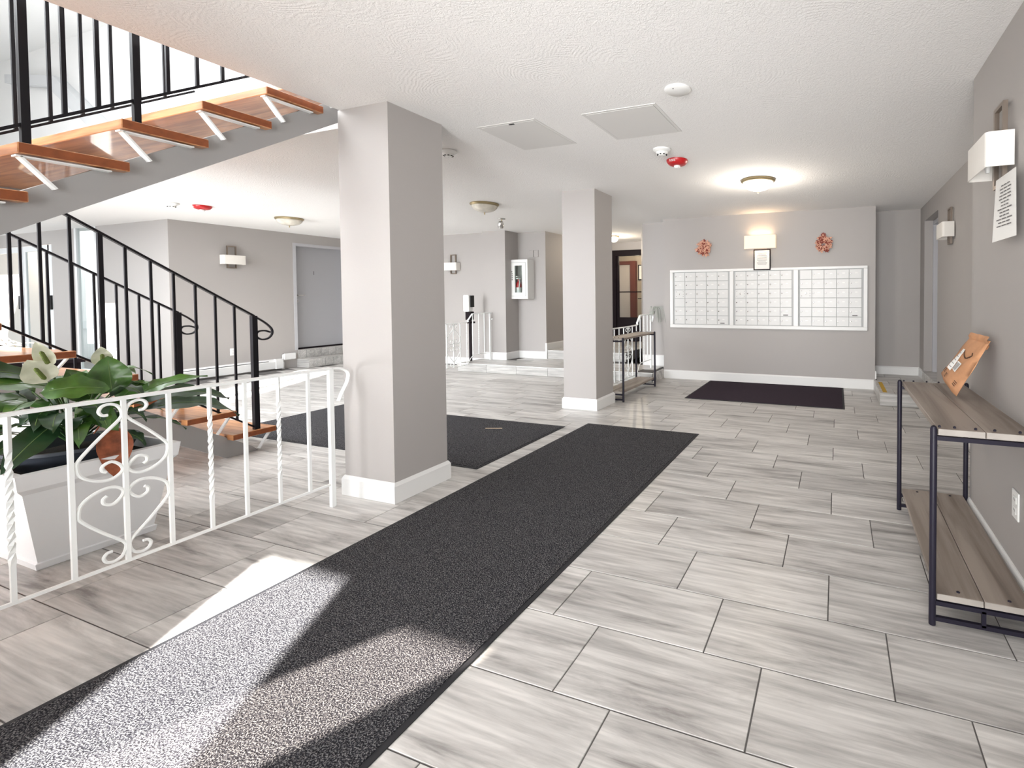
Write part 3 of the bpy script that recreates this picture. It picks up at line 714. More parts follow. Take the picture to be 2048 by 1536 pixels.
MB(o).lathe([(0.18, 0.425), (0.215, 0.50), (0.225, 0.505), (0.225, 0.52), (0.21, 0.52), (0.20, 0.47)], (-3.69, 1.245, 0), 28).build('inner_pot', M['pot'], lily, 'auto')
tag(MB(o).lathe([(0.19, 0.47), (0.10, 0.495), (0.01, 0.50)], (-3.69, 1.245, 0), 16).build('pot_soil', M['soil'], lily), kind='stuff')
def leaf(parent, o, base, tip, width, hint, m, sag=0.05, name='leaf', label=None, fold=0.15, n=9, shape=1.0, stem_from=None):
    base = Vector(base); tip = Vector(tip); ax = tip-base; L = ax.length; hint = Vector(hint)
    sd = ax.cross(hint).normalized(); nr = sd.cross(ax).normalized()
    mb = MB(o); vs = []; fs = []
    for i in range(n+1):
        f = i/n
        c = base+ax*f+nr*(sag*4*f*(1-f))
        wv = width/2*(max(0.0, sin(pi*f**0.8))**0.75)*(1-0.25*f*shape)
        rip = 0.012*sin(f*17+L*40)*width/0.15
        for s in (-1, -0.5, 0, 0.5, 1):
            vs.append(c+sd*wv*s+nr*(abs(s)*fold*wv*1.0 + rip*abs(s)*s))
    for i in range(n):
        for j in range(4):
            a = i*5+j; fs.append((a, a+1, a+6, a+5))
    mb.add(vs, fs)
    if stem_from is not None:
        s0 = Vector(stem_from); mid = (s0+base)/2+Vector((0, 0, 0.04)); mb.tube(spline([s0, mid, base+ax*0.05], 4), 0.0035, 5)
    ob = mb.build(name, m, parent, True)
    if name == 'leaf' and m is not M['leaf_brown']:
        pts = [base+ax*(i/8)+nr*(sag*4*(i/8)*(1-i/8)+0.0012) for i in range(1, 8)]
        MB(o).tube(pts, 0.0016, 4).build('midrib', M['stem_pale'], ob)
    if label: ob['label'] = label
    return ob
CAM = Vector((0, 0, 1.25))
def tocam(p): return (CAM-Vector(p)).normalized()
rt = (-3.69, 1.245, 0.50)
G, D = M['leaf'], M['leaf_dark']
# leaves facing the room, placed as they stand
leaf(lily, o, (-3.56, 1.335, 0.76), (-3.58, 1.330, 0.955), 0.16, (0.9, -0.45, 0.1), G, 0.01, stem_from=rt, shape=0.2)
leaf(lily, o, (-3.66, 1.30, 0.73), (-3.66, 1.215, 0.90), 0.15, (0.9, -0.3, 0.3), G, 0.02, stem_from=rt)
leaf(lily, o, (-3.60, 1.37, 0.71), (-3.62, 1.48, 0.80), 0.12, (0.85, -0.4, 0.4), G, 0.02, stem_from=rt)
leaf(lily, o, (-3.50, 1.08, 0.815), (-3.42, 1.28, 0.80), 0.14, (0.7, -0.3, 0.75), G, 0.03, stem_from=rt, shape=0.2)
leaf(lily, o, (-3.60, 1.16, 0.82), (-3.58, 0.86, 0.84), 0.13, (0.5, -0.2, 0.85), G, 0.04, stem_from=rt)
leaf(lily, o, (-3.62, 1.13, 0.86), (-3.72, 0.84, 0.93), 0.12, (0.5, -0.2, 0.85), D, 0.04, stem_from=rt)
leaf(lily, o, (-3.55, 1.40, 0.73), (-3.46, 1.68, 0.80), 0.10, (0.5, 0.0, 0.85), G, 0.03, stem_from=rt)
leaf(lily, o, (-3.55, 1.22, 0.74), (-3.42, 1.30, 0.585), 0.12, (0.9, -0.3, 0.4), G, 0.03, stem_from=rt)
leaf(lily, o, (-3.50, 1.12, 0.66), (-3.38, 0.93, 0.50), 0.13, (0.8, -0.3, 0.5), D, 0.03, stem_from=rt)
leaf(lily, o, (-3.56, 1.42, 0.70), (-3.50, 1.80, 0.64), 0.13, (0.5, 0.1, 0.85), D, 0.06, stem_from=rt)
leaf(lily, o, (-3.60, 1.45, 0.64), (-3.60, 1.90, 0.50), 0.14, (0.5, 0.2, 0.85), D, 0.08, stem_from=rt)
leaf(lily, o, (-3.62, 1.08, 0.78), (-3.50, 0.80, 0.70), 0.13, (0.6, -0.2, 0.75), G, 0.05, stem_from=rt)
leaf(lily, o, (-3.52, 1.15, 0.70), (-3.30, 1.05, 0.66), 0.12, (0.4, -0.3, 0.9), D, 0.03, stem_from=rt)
leaf(lily, o, (-3.46, 1.30, 0.60), (-3.368, 1.262, 0.365), 0.135, (0.95, -0.3, 0.2), M['leaf_brown'], 0.012, label='withered brown leaf hanging over the rim', fold=0.35, stem_from=(-3.60, 1.28, 0.56))
random.seed(11)
for i in range(42):
    a = 2*pi*i/42*1.0+random.uniform(-.2, .2); el = random.uniform(-0.05, 0.75); rr = random.uniform(0.14, 0.24); LL = random.uniform(0.17, 0.26)
    d = Vector((cos(a), sin(a), 0))
    if d.x > 0.75: el = random.uniform(-0.1, 0.2); LL = 0.15
    b0 = Vector(rt)+d*rr*0.8+Vector((0, 0, 0.05+0.16*random.random()+el*0.15)); t0 = b0+d*LL*cos(el*0.8)+Vector((0, 0, LL*(sin(el)-0.35)))
    t0.x = min(t0.x, -3.30)
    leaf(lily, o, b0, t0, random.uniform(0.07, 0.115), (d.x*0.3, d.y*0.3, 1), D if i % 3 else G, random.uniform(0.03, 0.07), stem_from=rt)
def flower(base, tip, width, hint, stem_from, label=None):
    p = leaf(lily, o, base, tip, width, hint, M['spathe'], -0.015, 'flower', label, fold=0.3, shape=1.0)
    h = Vector(hint).normalized(); b = Vector(base); t = Vector(tip)
    sp0 = b+(t-b)*0.12+h*0.010; sp1 = b+(t-b)*0.62+h*0.022
    MB(o).tube([sp0, sp0+(sp1-sp0)*0.1, sp0+(sp1-sp0)*0.5, sp0+(sp1-sp0)*0.9, sp1], 0.0085, 8, taper=[.5, 1, 1, .9, .4]).build('spadix', M['spadix'], p, True)
    MB(o).tube(spline([Vector(stem_from), (Vector(stem_from)+b)/2+Vector((0.01, 0.0, 0.02)), b], 5), 0.004, 6).build('stem', M['stem'], p, True)
flower((-3.50, 1.115, 0.93), (-3.51, 1.075, 1.055), 0.072, (0.95, -0.3, 0.1), rt)
flower((-3.50, 1.105, 0.862), (-3.49, 1.045, 0.975), 0.125, (0.95, -0.3, 0.15), rt)
flower((-3.60, 1.32, 0.90), (-3.60, 1.315, 1.005), 0.085, (0.95, -0.3, 0.1), rt)

# ------------------------------------------------------------------ console tables
def console(name, label, loc, W_, D_, H_, rz=0.0):
    """local: x across depth 0..D_, y along length 0..W_ ; front edge at x=0"""
    c = thing(name, label, 'console table', loc, rz); m = M['navy_steel']; r = 0.0125
    for x in (0.0, D_):
        for y in (0.0, W_):
            MB().lathe([(0.004, 0.0), (r, 0.002), (r, H_-0.006), (r*0.75, H_+0.004), (0.003, H_+0.008)], (x, y, 0), 12).build('leg', m, c, 'auto')
    for y in (0.0, W_):
        for z in (H_-0.038, 0.088, 0.028):
            MB().bar((0, y, z), (D_, y, z), 0.014, 0.016).build('crossbar', m, c)
        MB().bar((D_/2, y, 0.028), (D_/2, y, 0.088), 0.014, 0.014).build('strut', m, c)
        b = MB()
        for x in (0.02, 0.07, D_/2-0.03, D_/2+0.03, D_-0.06): b.lathe([(0.005, 0), (0.005, 0.006), (0.002, 0.008)], (x, y+(0.006 if y == 0 else -0.006), H_+0.001), 6)
        b.build('bolt_row', m, c)
    for z, nm in ((H_-0.026, 'top_board'), (0.102, 'shelf_board')):
        for x0, x1 in ((0.014, D_/2-0.0015), (D_/2+0.0015, D_-0.012)):
            MB().box(x0, x1, -0.006, W_+0.006, z, z+0.024, 0.0015).build(nm, M['grey_oak'], c)
            MB().box(x0+0.001, x1-0.001, -0.0075, -0.0055, z+0.001, z+0.023).build('edge_band', M['laminate_edge'], c)
    b = MB()
    for x in (D_*0.27, D_*0.76):
        for y in (0.025, W_-0.025): b.lathe([(0.007, 0.1262), (0.005, 0.1292), (0.001, 0.130)], (x, y, 0), 8)
    b.build('bolt', m, c)
    return c
console('console_table', 'long grey wood console on dark tube legs against the right wall, parcel on it', (0.345, 1.98, 0.0), 1.01, 0.335, 0.752)
console('console_table', 'small grey wood console on black legs between the far column and the platform', (-2.655, 5.02, 0.0), 1.02, 0.28, 0.757)

# paper mailer leaning on the wall
def mailer():
    P = thing('paper_mailer', 'brown padded paper mailer with white shipping label, leaning on the wall on the console', 'package', (0.60, 2.72, 0.756)); o = P.location.copy()
    # parameter: u along width, v up the bag
    A = Vector((0.548, 2.568, 0.760)); B = Vector((0.528, 2.80, 0.835)); C = Vector((0.655, 2.78, 1.035)); Dd = Vector((0.680, 2.545, 1.030))
    n = 8; m2 = 12; nr = (Dd-A).cross(B-A).normalized(); nr = nr if nr.x < 0 else -nr; vs = []; fs = []
    def pt(u, v, s):
        p = A*(1-u)*(1-v)+B*u*(1-v)+C*u*v+Dd*(1-u)*v
        th = 0.026*(sin(pi*min(1, max(0, u)))**0.6)*(1-v*0.75)*(1 if v > 0.04 else 0.75)
        th += 0.003*sin(u*14+v*9)*s
        return p+nr*th*s+nr*0.006
    for s in (1, -1):
        for j in range(m2+1):
            for i in range(n+1): vs.append(pt(i/n, j/m2, s if s > 0 else -0.25))
    N = (n+1)*(m2+1)
    for s in (0, 1):
        for j in range(m2):
            for i in range(n):
                a = s*N+j*(n+1)+i; q = (a, a+1, a+n+2, a+n+1); fs.append(q if s else q[::-1])
    for i in range(n):
        fs.append((i, i+1, N+i+1, N+i)); a = m2*(n+1)+i; fs.append((a, N+a, N+a+1, a+1))
    for j in range(m2):
        a = j*(n+1); fs.append((a, N+a, N+a+n+1, a+n+1)); a += n; fs.append((a, a+n+1, N+a+n+1, N+a))
    MB(o).add(vs, fs).build('bag', M['kraft'], P, True)
    def patch(u0, u1, v0, v1, m, nm, lift=0.003, skew=0.0):
        mb = MB(o); k = 4; vv = []; ff = []
        for j in range(k+1):
            for i in range(k+1):
                u = u0+(u1-u0)*i/k; v = v0+(v1-v0)*j/k+skew*(i/k); vv.append(pt(u, v, 1)+nr*lift)
        for j in range(k):
            for i in range(k): a = j*(k+1)+i; ff.append((a, a+k+1, a+k+2, a+1))
        return mb.add(vv, ff).build(nm, m, P)
    patch(0.60, 0.80, 0.22, 0.70, M['paper'], 'shipping_label')
    patch(0.36, 0.58, 0.28, 0.46, M['paper'], 'small_label')
    b = MB(o)
    for k in range(7):
        u = 0.39+k*0.026; b.add([pt(u, 0.30, 1)+nr*0.005, pt(u+0.012, 0.30, 1)+nr*0.005, pt(u+0.012, 0.44, 1)+nr*0.005, pt(u, 0.44, 1)+nr*0.005], [(0, 3, 2, 1)])
    for k in range(5):
        v = 0.28+k*0.08; b.add([pt(0.64, v, 1)+nr*0.005, pt(0.76, v, 1)+nr*0.005, pt(0.76, v+0.012, 1)+nr*0.005, pt(0.64, v+0.012, 1)+nr*0.005], [(0, 3, 2, 1)])
    b.build('label_print', M['ink'], P)
    arc = [pt(0.25+0.35*t, 0.66-0.10*sin(pi*t)+0.03*t, 1)+nr*0.004 for t in [i/8 for i in range(9)]]
    b = MB(o).tube(arc, 0.0035, 4, taper=[.3, .6, .9, 1, 1, 1, .9, .7, .4]); b.tube([pt(0.27, 0.62, 1)+nr*0.004, pt(0.22, 0.67, 1)+nr*0.004, pt(0.29, 0.71, 1)+nr*0.004], 0.0025, 4)
    b.build('curved_arrow_print', M['kraft_dark'], P)
    b = MB(o)
    for (u, v) in ((0.12, 0.10), (0.55, 0.08), (0.75, 0.12)):
        for k in range(3): b.add([pt(u+0.0, v+k*0.03, 1)+nr*0.004, pt(u+0.13, v+k*0.03, 1)+nr*0.004, pt(u+0.13, v+k*0.03+0.012, 1)+nr*0.004, pt(u, v+k*0.03+0.012, 1)+nr*0.004], [(0, 3, 2, 1)])
    b.build('small_print', M['kraft_dark'], P)
    # folded flap on top
    vs = []; fs = []
    for j in range(4):
        for i in range(9):
            p = Dd*(1-i/8)+C*(i/8); vs.append(p+nr*(0.012+0.012*(j % 2)+0.004*sin(i*2.2))+Vector((0, 0, 0.018-0.022*j)))
    for j in range(3):
        for i in range(8): a = j*9+i; fs.append((a, a+9, a+10, a+1))
    MB(o).add(vs, fs).build('folded_flap', M['kraft'], P, True)
mailer()

# ------------------------------------------------------------------ wall sconces
def sconce(label, loc, rz, w=0.30, h=0.145, d=0.115, lit=False, frame=True, dz=0.0):
    """local: wall is the plane y=0, room towards -y, origin at shade centre"""
    s = thing('wall_sconce', label, 'wall lamp', loc, rz)
    if frame:
        b = MB(); fw, fz0, fz1, t = 0.065, -0.135, 0.225, 0.016
        b.box(-fw, fw, -0.03, -0.012, fz1-t, fz1); b.box(-fw, fw, -0.03, -0.012, fz0, fz0+t)
        b.box(-fw, -fw+t, -0.03, -0.012, fz0+t, fz1-t); b.box(fw-t, fw, -0.03, -0.012, fz0+t, fz1-t)
        b.build('frame', M['bronze'], s)
        MB().box(-0.02, 0.02, -0.014, 0, -0.05, 0.05).build('wall_plate', M['bronze'], s)
    else:
        MB().box(-0.09, 0.09, -0.03, 0, -h/2-0.02, -h/2+0.03).build('wall_plate', M['bronze'], s)
    sh = MB(); W2 = w/2; t = 0.004; r = 0.02
    def prof(off):
        P = [(-W2+off, -0.012), (-W2+off, -d+r)]
        for k in range(5): a = pi+pi/2*k/4; P.append((-W2+off+(r-off)+(r-off)*cos(a), -d+off+(r-off)+(r-off)*sin(a)))
        for k in range(5): a = 1.5*pi+pi/2*k/4; P.append((W2-off-(r-off)+(r-off)*cos(a), -d+off+(r-off)+(r-off)*sin(a)))
        P += [(W2-off, -d+r), (W2-off, -0.012)]
        return P
    A = prof(0); B = prof(t); n = len(A); vs = []
    for P, z in ((A, -h/2), (A, h/2), (B, h/2), (B, -h/2)): vs += [(x, y, z) for x, y in P]
    fs = []
    for i in range(n-1):
        fs.append((i, i+1, n+i+1, n+i)); fs.append((n+i, n+i+1, 2*n+i+1, 2*n+i)); fs.append((2*n+i, 2*n+i+1, 3*n+i+1, 3*n+i)); fs.append((3*n+i, 3*n+i+1, i+1, i))
    sh.add(vs, fs).build('shade', M['shade_lit'] if lit else M['shade'], s, 'auto')
    MB().lathe([(0.008, -0.05), (0.012, -0.03), (0.012, 0.02), (0.02, 0.03), (0.022, 0.05), (0.008, 0.062)], (-0.03, -0.06, -0.01), 10).build('bulb', M['lamp_white'] if lit else M['white_plastic'], s, True)
    if lit:
        for q in (0.09, -0.09):
            d_ = bpy.data.lights.new('sconce_glow', 'AREA'); ob = bpy.data.objects.new('sconce_glow', d_); COL.objects.link(ob); ob.parent = s
            d_.shape = 'RECTANGLE'; d_.size = 0.30; d_.size_y = 0.06; ob.location = (0, -0.06, 0.10 if q > 0 else -0.105); d_.energy = 1.3 if q > 0 else 0.4; d_.color = (1.0, 0.66, 0.38)
            if q > 0: ob.rotation_euler = (pi, 0, 0)
    return s
sconce('rectangular cream wall sconce on the near right wall above the taped notice', (XW, 2.455, 1.857), -pi/2)
sconce('rectangular cream wall sconce on the far right wall next to the alcove door', (1.075, 5.325, 1.885), -pi/2)
sconce('rectangular cream wall sconce on the far left wall beside the numbered door', (XL, 4.83, 1.873), pi/2)
sconce('cream wall sconce seen edge-on on the back wall beside the front column', (-6.75, 6.96, 1.82), 0)
sconce('glowing rectangular wall sconce above the framed notice on the mailbox wall', (-1.022, YM, 2.005), 0, 0.445, 0.185, 0.11, lit=True, frame=False)

# ------------------------------------------------------------------ notices
nt_ = thing('taped_notice', 'white printed notice taped to the right wall under the near sconce', 'notice', (XW, 2.43, 1.62)); o = nt_.location.copy()
vs = []; fs = []
for j in range(7):
    for i in range(4):
        f = j/6; y = 2.215+0.225*i/3-0.012*f; z = 1.755-0.005*i/3-0.272*f; vs.append((XW-0.033-0.022*(i/3)*(0.3+f*0.7), y, z))
for j in range(6):
    for i in range(3): a = j*4+i; fs.append((a, a+1, a+5, a+4))
MB(o).add(vs, fs).build('sheet', M['paper'], nt_)
b = MB(o)
random.seed(3)
for k in range(13):
    z = 1.712-0.0142*k; w = random.uniform(0.08, 0.16); yc = 2.32
    def sx(y): return XW-0.0355-0.022*((y-2.21)/0.225)*(0.3+0.7*(1.755-z)/0.272)
    for part in range(3):
        ya = yc-w/2+part*w/3; yb = ya+w/3-0.006
        b.add([(sx(ya), ya, z), (sx(yb), yb, z), (sx(yb), yb, z-0.005), (sx(ya), ya, z-0.005)], [(0, 1, 2, 3)])
b.build('print_lines', M['ink'], nt_)
fn = thing('framed_notice', 'black framed printed notice under the lit sconce, above the mailboxes', 'framed notice', (-1.0, YM, 1.76)); o = fn.location.copy()
b = MB(o); fx0, fx1, fz0, fz1 = -1.118, -0.880, 1.612, 1.905; t = 0.014
for q in ((fx0, fx1, fz0, fz0+t), (fx0, fx1, fz1-t, fz1), (fx0, fx0+t, fz0+t, fz1-t), (fx1-t, fx1, fz0+t, fz1-t)): b.box(q[0], q[1], YM-0.045, YM-0.028, q[2], q[3])
b.build('frame', M['black_frame'], fn)
MB(o).box(fx0+t, fx1-t, YM-0.036, YM-0.0, fz0+t, fz1-t).build('sheet', M['paper'], fn)
b = MB(o)
for k in range(12):
    w = random.uniform(0.10, 0.16); z = 1.862-0.0155*k; b.box(-0.999-w/2, -0.999+w/2, YM-0.0372, YM-0.0362, z-0.004, z)
b.build('print_lines', M['ink'], fn)

# ------------------------------------------------------------------ wreaths
def wreath(label, cx, cz, R, seed, extra):
    random.seed(seed)
    w = thing('dried_flower_wreath', label, 'wreath', (cx, YM, cz), group=None); o = w.location.copy()
    ringp = [(cx+R*0.6*cos(2*pi*i/20), YM-0.02, cz+R*0.6*sin(2*pi*i/20)) for i in range(21)]
    MB(o).tube(ringp, 0.010, 6).build('ring', M['flower_dark'], w)
    n = 60
    for i in range(n):
        a = 2*pi*i/n*3+random.uniform(-.2, .2); rr = R*(random.uniform(0.05, 0.78)**0.7 if not extra else random.uniform(0.30, 0.80)); c = Vector((cx+rr*cos(a), YM-0.03-random.random()*0.02, cz+rr*sin(a)))
        b = MB(o)
        for k in range(5):
            q = 2*pi*k/5+random.random(); L = R*random.uniform(0.20, 0.40); d = Vector((cos(q), -0.5, sin(q))); sdv = Vector((-sin(q), 0, cos(q)))
            b.add([c, c+d*L*0.5+sdv*L*0.28, c+d*L, c+d*L*0.5-sdv*L*0.28], [(0, 1, 2, 3)])
        b.build('petal_cluster', M['flower'] if random.random() < 0.62 else M['flower_dark'], w)
    if extra:
        b = MB(o); c = Vector((cx, YM-0.035, cz+R*0.95))
        for k in range(9):
            q = 2*pi*k/9; b.add([c, c+Vector((cos(q-.3), -.3, sin(q-.3)))*0.028, c+Vector((cos(q), -.4, sin(q)))*0.04, c+Vector((cos(q+.3), -.3, sin(q+.3)))*0.028], [(0, 1, 2, 3)])
        b.build('top_bloom', M['flower_dark'], w)
wreath('dried peach flower wreath on the mailbox wall, left of the lit sconce', -1.845, 1.955, 0.125, 5, False)
wreath('dried maroon flower wreath with a top bloom, right of the lit sconce', -0.175, 1.945, 0.125, 9, True)

# ------------------------------------------------------------------ mailboxes
def bx3(o, x0, x1, y0, y1, z0, z1, ch=0): return MB(o).box(x0, x1, y0, y1, z0, z1, ch)
fr = thing('mailbox_surround', 'white trim frame around the three mailbox banks', 'frame', (-1.0, YM, 0.78)); o = fr.location.copy()
MX0, MX1, MZ0, MZ1 = -2.385, 0.383, 0.777, 1.642; e = 0.048
for q in ((MX0, MX1, MZ0, MZ0+e), (MX0, MX1, MZ1-e+0.012, MZ1)): bx3(o, q[0], q[1], YM-0.03, YM-0.001, q[2], q[3], 0.003).build('rail', M['trim'], fr)
for q in ((MX0, MX0+e), (MX1-e, MX1), (-1.467, -1.412), (-0.567, -0.505)): bx3(o, q[0], q[1], YM-0.0305, YM-0.001, MZ0+e, MZ1-e+0.012, 0.003).build('stile', M['trim'], fr)
DW = 0.160
bank_desc = ['left bank of small white mailbox doors, under the left wreath', 'middle bank of small white mailbox doors, under the framed notice', 'right bank of small white mailbox doors, under the right wreath']
dz = 0.1295; dx = 0.1655
lockm = MB().lathe([(0.0095, 0), (0.0095, -0.004), (0.004, -0.006)], (0, 0, 0), 8, 'y').mesh('lock', M['steel'])
def plate_mesh(): return MB().box(-0.016, 0.016, -0.0012, 0, -0.006, 0.006).mesh('number_plate', M['white_plastic'])
plm = plate_mesh()
for bi, (x0, x1) in enumerate(((-2.337, -1.467), (-1.412, -0.567), (-0.505, 0.335))):
    bk = thing('mailbox_bank', bank_desc[bi], 'mailboxes', (x0, YM, 0.825)); o = bk.location.copy()
    bx3(o, x0, x1, YM-0.009, YM-0.0005, 0.825, 1.606).build('carcass', M['mail_gap'], bk)
    mg = 0.022; cw = (x1-x0-2*mg)/5; rh = (1.600-0.830)/6
    dm = MB().box(-cw/2+0.003, cw/2-0.003, -0.010, 0, -rh/2+0.003, rh/2-0.003, 0.0015).mesh('door', M['mail'])
    for c in range(5):
        for r in range(6):
            cx = mg+cw*(c+0.5); cz = 0.005+rh*(5-r+0.5)
            dd = inst('door', dm, bk, (cx, -0.009, cz))
            if c == 0 and r == 2:
                dd.name = 'master_door'
                inst('lock', lockm, dd, (0.0, -0.010, 0.0)).scale = (1.5, 1, 1.5)
                bb = MB()
                for sx, sz in ((-1, 1), (1, 1), (1, -1), (-1, -1), (1, 0)): bb.box(sx*0.055-0.004, sx*0.055+0.004, -0.012, -0.010, sz*0.035-0.004, sz*0.035+0.004)
                bb.build('rivets', M['ink'], dd)
            elif not (c == 0 and ((bi == 0 and r == 3) or (bi == 2 and r in (0, 3)))):
                inst('lock', lockm, dd, (-cw*0.36, -0.010, 0.002))
                inst('number_plate', plm, dd, (0.01, -0.010, 0.012))
    # small grey label strip low on the right column
    xx = x1-x0-mg-cw*0.55; zz = (0.018 if bi == 0 else 0.005+rh+0.012)
    MB().box(xx-0.03, xx+0.035, -0.0215, -0.0195, zz, zz+0.014).build('nameplate', M['ink'], bk)

# ------------------------------------------------------------------ ceiling fixtures
def dome(label, x, y, lit=False, r=0.165):
    d = thing('ceiling_light', label, 'ceiling light', (x, y, CZ))
    MB().lathe([(r*0.55, 0), (r*1.02, -0.002), (r*1.05, -0.014), (r*0.98, -0.028), (r*0.90, -0.03)], (0, 0, 0), 32).build('rim', M['brass'], d, 'auto')
    prof = [(r*0.93, -0.026)]
    for k in range(1, 9):
        a = pi/2*k/8; prof.append((r*0.93*cos(a)+0.002, -0.026-0.085*sin(a)))
    MB().lathe(prof, (0, 0, 0), 32).build('glass_bowl', M['dome_lit'] if lit else M['glass_dome'], d, True)
    MB().lathe([(0.002, -0.108), (0.010, -0.112), (0.006, -0.120), (0.009, -0.128), (0.002, -0.140)], (0, 0, 0), 10).build('finial', M['brass'], d, True)
    if lit:
        L = bpy.data.lights.new('bowl_glow', 'POINT'); lo = bpy.data.objects.new('bowl_glow', L); COL.objects.link(lo); lo.parent = d; lo.location = (0, 0, -0.20); L.energy = 20; L.color = (1, 0.90, 0.78); L.shadow_soft_size = 0.13
    return d
dome('lit glass bowl ceiling light in front of the mailbox wall', -0.755, 4.80, True)
dome('unlit glass bowl ceiling light between the two columns', -4.16, 4.80)
dome('unlit glass bowl ceiling light near the far left wall', -7.55, 4.66)
d4 = thing('ceiling_light', 'small bright ceiling light in the hall beyond the far column', 'ceiling light', (-4.08, 8.25, CZ))
MB().lathe([(0.10, 0), (0.105, -0.02), (0.09, -0.03)], (0, 0, 0), 20).build('rim', M['brass'], d4, 'auto')
MB().lathe([(0.088, -0.03)]+[(0.088*cos(pi/2*k/6)+0.001, -0.03-0.09*sin(pi/2*k/6)) for k in range(1, 7)], (0, 0, 0), 20).build('glass_bowl', M['lamp_white'], d4, True)
L = bpy.data.lights.new('hall_glow', 'POINT'); lo = bpy.data.objects.new('hall_glow', L); COL.objects.link(lo); lo.parent = d4; lo.location = (0, 0, -0.25); L.energy = 16; L.color = (1, 0.86, 0.68); L.shadow_soft_size = 0.1
def panel(label, x0, x1, y0, y1, notch=False):
    p = thing('access_panel', label, 'ceiling panel', ((x0+x1)/2, (y0+y1)/2, CZ)); o = p.location.copy(); t = 0.02
    b = MB(o)
    for q in ((x0, x1, y0, y0+t), (x0, x1, y1-t, y1), (x0, x0+t, y0+t, y1-t), (x1-t, x1, y0+t, y1-t)): b.box(*q, CZ-0.003, CZ)
    b.build('frame', M['ceil_panel'], p)
    MB(o).box(x0+t+0.002, x1-t-0.002, y0+t+0.002, y1-t-0.002, CZ-0.004, CZ-0.0005).build('hatch', M['ceil_panel'], p)
    if notch: MB(o).box(x0+0.25, x0+0.29, y0+0.02, y0+0.03, CZ-0.0075, CZ-0.004).build('latch', M['slot'], p)
panel('square white ceiling access panel nearer the smoke detector', -1.55, -1.04, 2.68, 3.20)
panel('square white ceiling access panel nearer the front column, dark latch mark', -2.345, -1.875, 2.64, 3.17, True)
cd = thing('ceiling_disc', 'round white cover plate on the ceiling, nearest the camera', 'ceiling fixture', (-0.852, 2.545, CZ))
MB().lathe([(0.04, 0), (0.074, -0.001), (0.076, -0.008), (0.066, -0.016), (0.01, -0.018)], (0, 0, 0), 32).build('cover', M['white_plastic'], cd, 'auto')
MB().lathe([(0.004, -0.017), (0.003, -0.0185)], (-0.01, -0.05, 0), 8).build('indicator', M['slot'], cd)
def smoke(label, x, y, s=1.0):
    p = thing('smoke_detector', label, 'smoke detector', (x, y, CZ)); p.scale = (s, s, s)
    MB().lathe([(0.05, 0), (0.072, -0.002), (0.072, -0.012), (0.058, -0.022), (0.05, -0.026)], (0, 0, 0), 28).build('base', M['white_plastic'], p, 'auto')
    MB().lathe([(0.05, -0.024), (0.044, -0.038), (0.034, -0.044), (0.03, -0.052), (0.01, -0.056)], (0, 0, 0), 28).build('head', M['white_plastic'], p, 'auto')
    b = MB()
    for k in range(8):
        a = 2*pi*k/8; b.box(0.035*cos(a)-0.006, 0.035*cos(a)+0.006, 0.035*sin(a)-0.006, 0.035*sin(a)+0.006, -0.0495, -0.0440)
    b.build('vents', M['slot'], p)
smoke('white smoke detector on the ceiling beside the red fire strobe', -1.315, 3.53)
smoke('white smoke detector half hidden behind the front column top', -2.93, 2.98, 0.9)
smoke('white smoke detector on the ceiling at the left wall end', -7.66, 3.42, 1.0)
def strobe(label, x, y):
    p = thing('fire_strobe', label, 'fire alarm', (x, y, CZ))
    MB().lathe([(0.06, 0), (0.092, -0.002), (0.090, -0.018), (0.072, -0.040), (0.05, -0.048), (0.01, -0.050)], (0, 0, 0), 32).build('housing', M['red'], p, 'auto')
    MB().lathe([(0.028, -0.046), (0.027, -0.062), (0.018, -0.070), (0.003, -0.073)], (0, 0, 0), 16).build('lens', M['white_plastic'], p, True)
    text_mesh('FIRE', 0.030, 0.0006, M['white_plastic'], p, (-0.012, -0.083, -0.030), (radians(128), 0, radians(-8)))
strobe('round red ceiling fire strobe marked FIRE beside the smoke detector', -1.30, 3.86)
strobe('round red ceiling fire strobe marked FIRE near the far left wall', -7.545, 3.66)
sp = thing('ceiling_spotlight', 'small steel ceiling spotlight before the fire extinguisher cabinet', 'spotlight', (-4.716, 5.80, CZ))
MB().lathe([(0.05, 0), (0.055, -0.004), (0.05, -0.012), (0.01, -0.014)], (0, 0, 0), 20).build('canopy', M['steel'], sp, 'auto')
MB().tube([(0, 0, -0.01), (0, 0, -0.045)], 0.008, 8).build('stem', M['brass'], sp)
b = MB().lathe([(0.012, 0.055), (0.032, 0.045), (0.042, 0.02), (0.044, -0.02), (0.036, -0.05), (0.01, -0.056)], (0, 0, 0), 20)
h = b.build('head', M['steel'], sp, 'auto'); h.location = (-0.01, -0.01, -0.092); h.rotation_euler = (radians(16), radians(14), 0)
vt = thing('ceiling_vent', 'small white ceiling plate beyond the far column', 'ceiling fixture', (-3.86, 6.6, CZ))
MB().box(-0.12, 0.12, -0.05, 0.05, -0.012, 0, 0.003).build('plate', M['white_plastic'], vt)

# ------------------------------------------------------------------ outlets
def outlet(label, loc, rz):
    p = thing('wall_outlet', label, 'outlet', loc, rz)
    MB().box(-0.035, 0.035, -0.007, 0, -0.058, 0.058, 0.002).build('plate', M['white_plastic'], p)
    for z in (0.022, -0.022):
        MB().box(-0.017, 0.017, -0.009, -0.006, z-0.014, z+0.014, 0.001).build('socket', M['white_plastic'], p)
        MB().box(-0.008, -0.006, -0.0095, -0.0085, z-0.004, z+0.006).box(0.006, 0.008, -0.0095, -0.0085, z-0.004, z+0.006).build('slots', M['slot'], p)
outlet('white wall outlet on the right wall behind the console table', (XW, 2.27, 0.385), -pi/2)
outlet('white wall outlet low on the far left wall', (XL, 4.82, 0.385), pi/2)

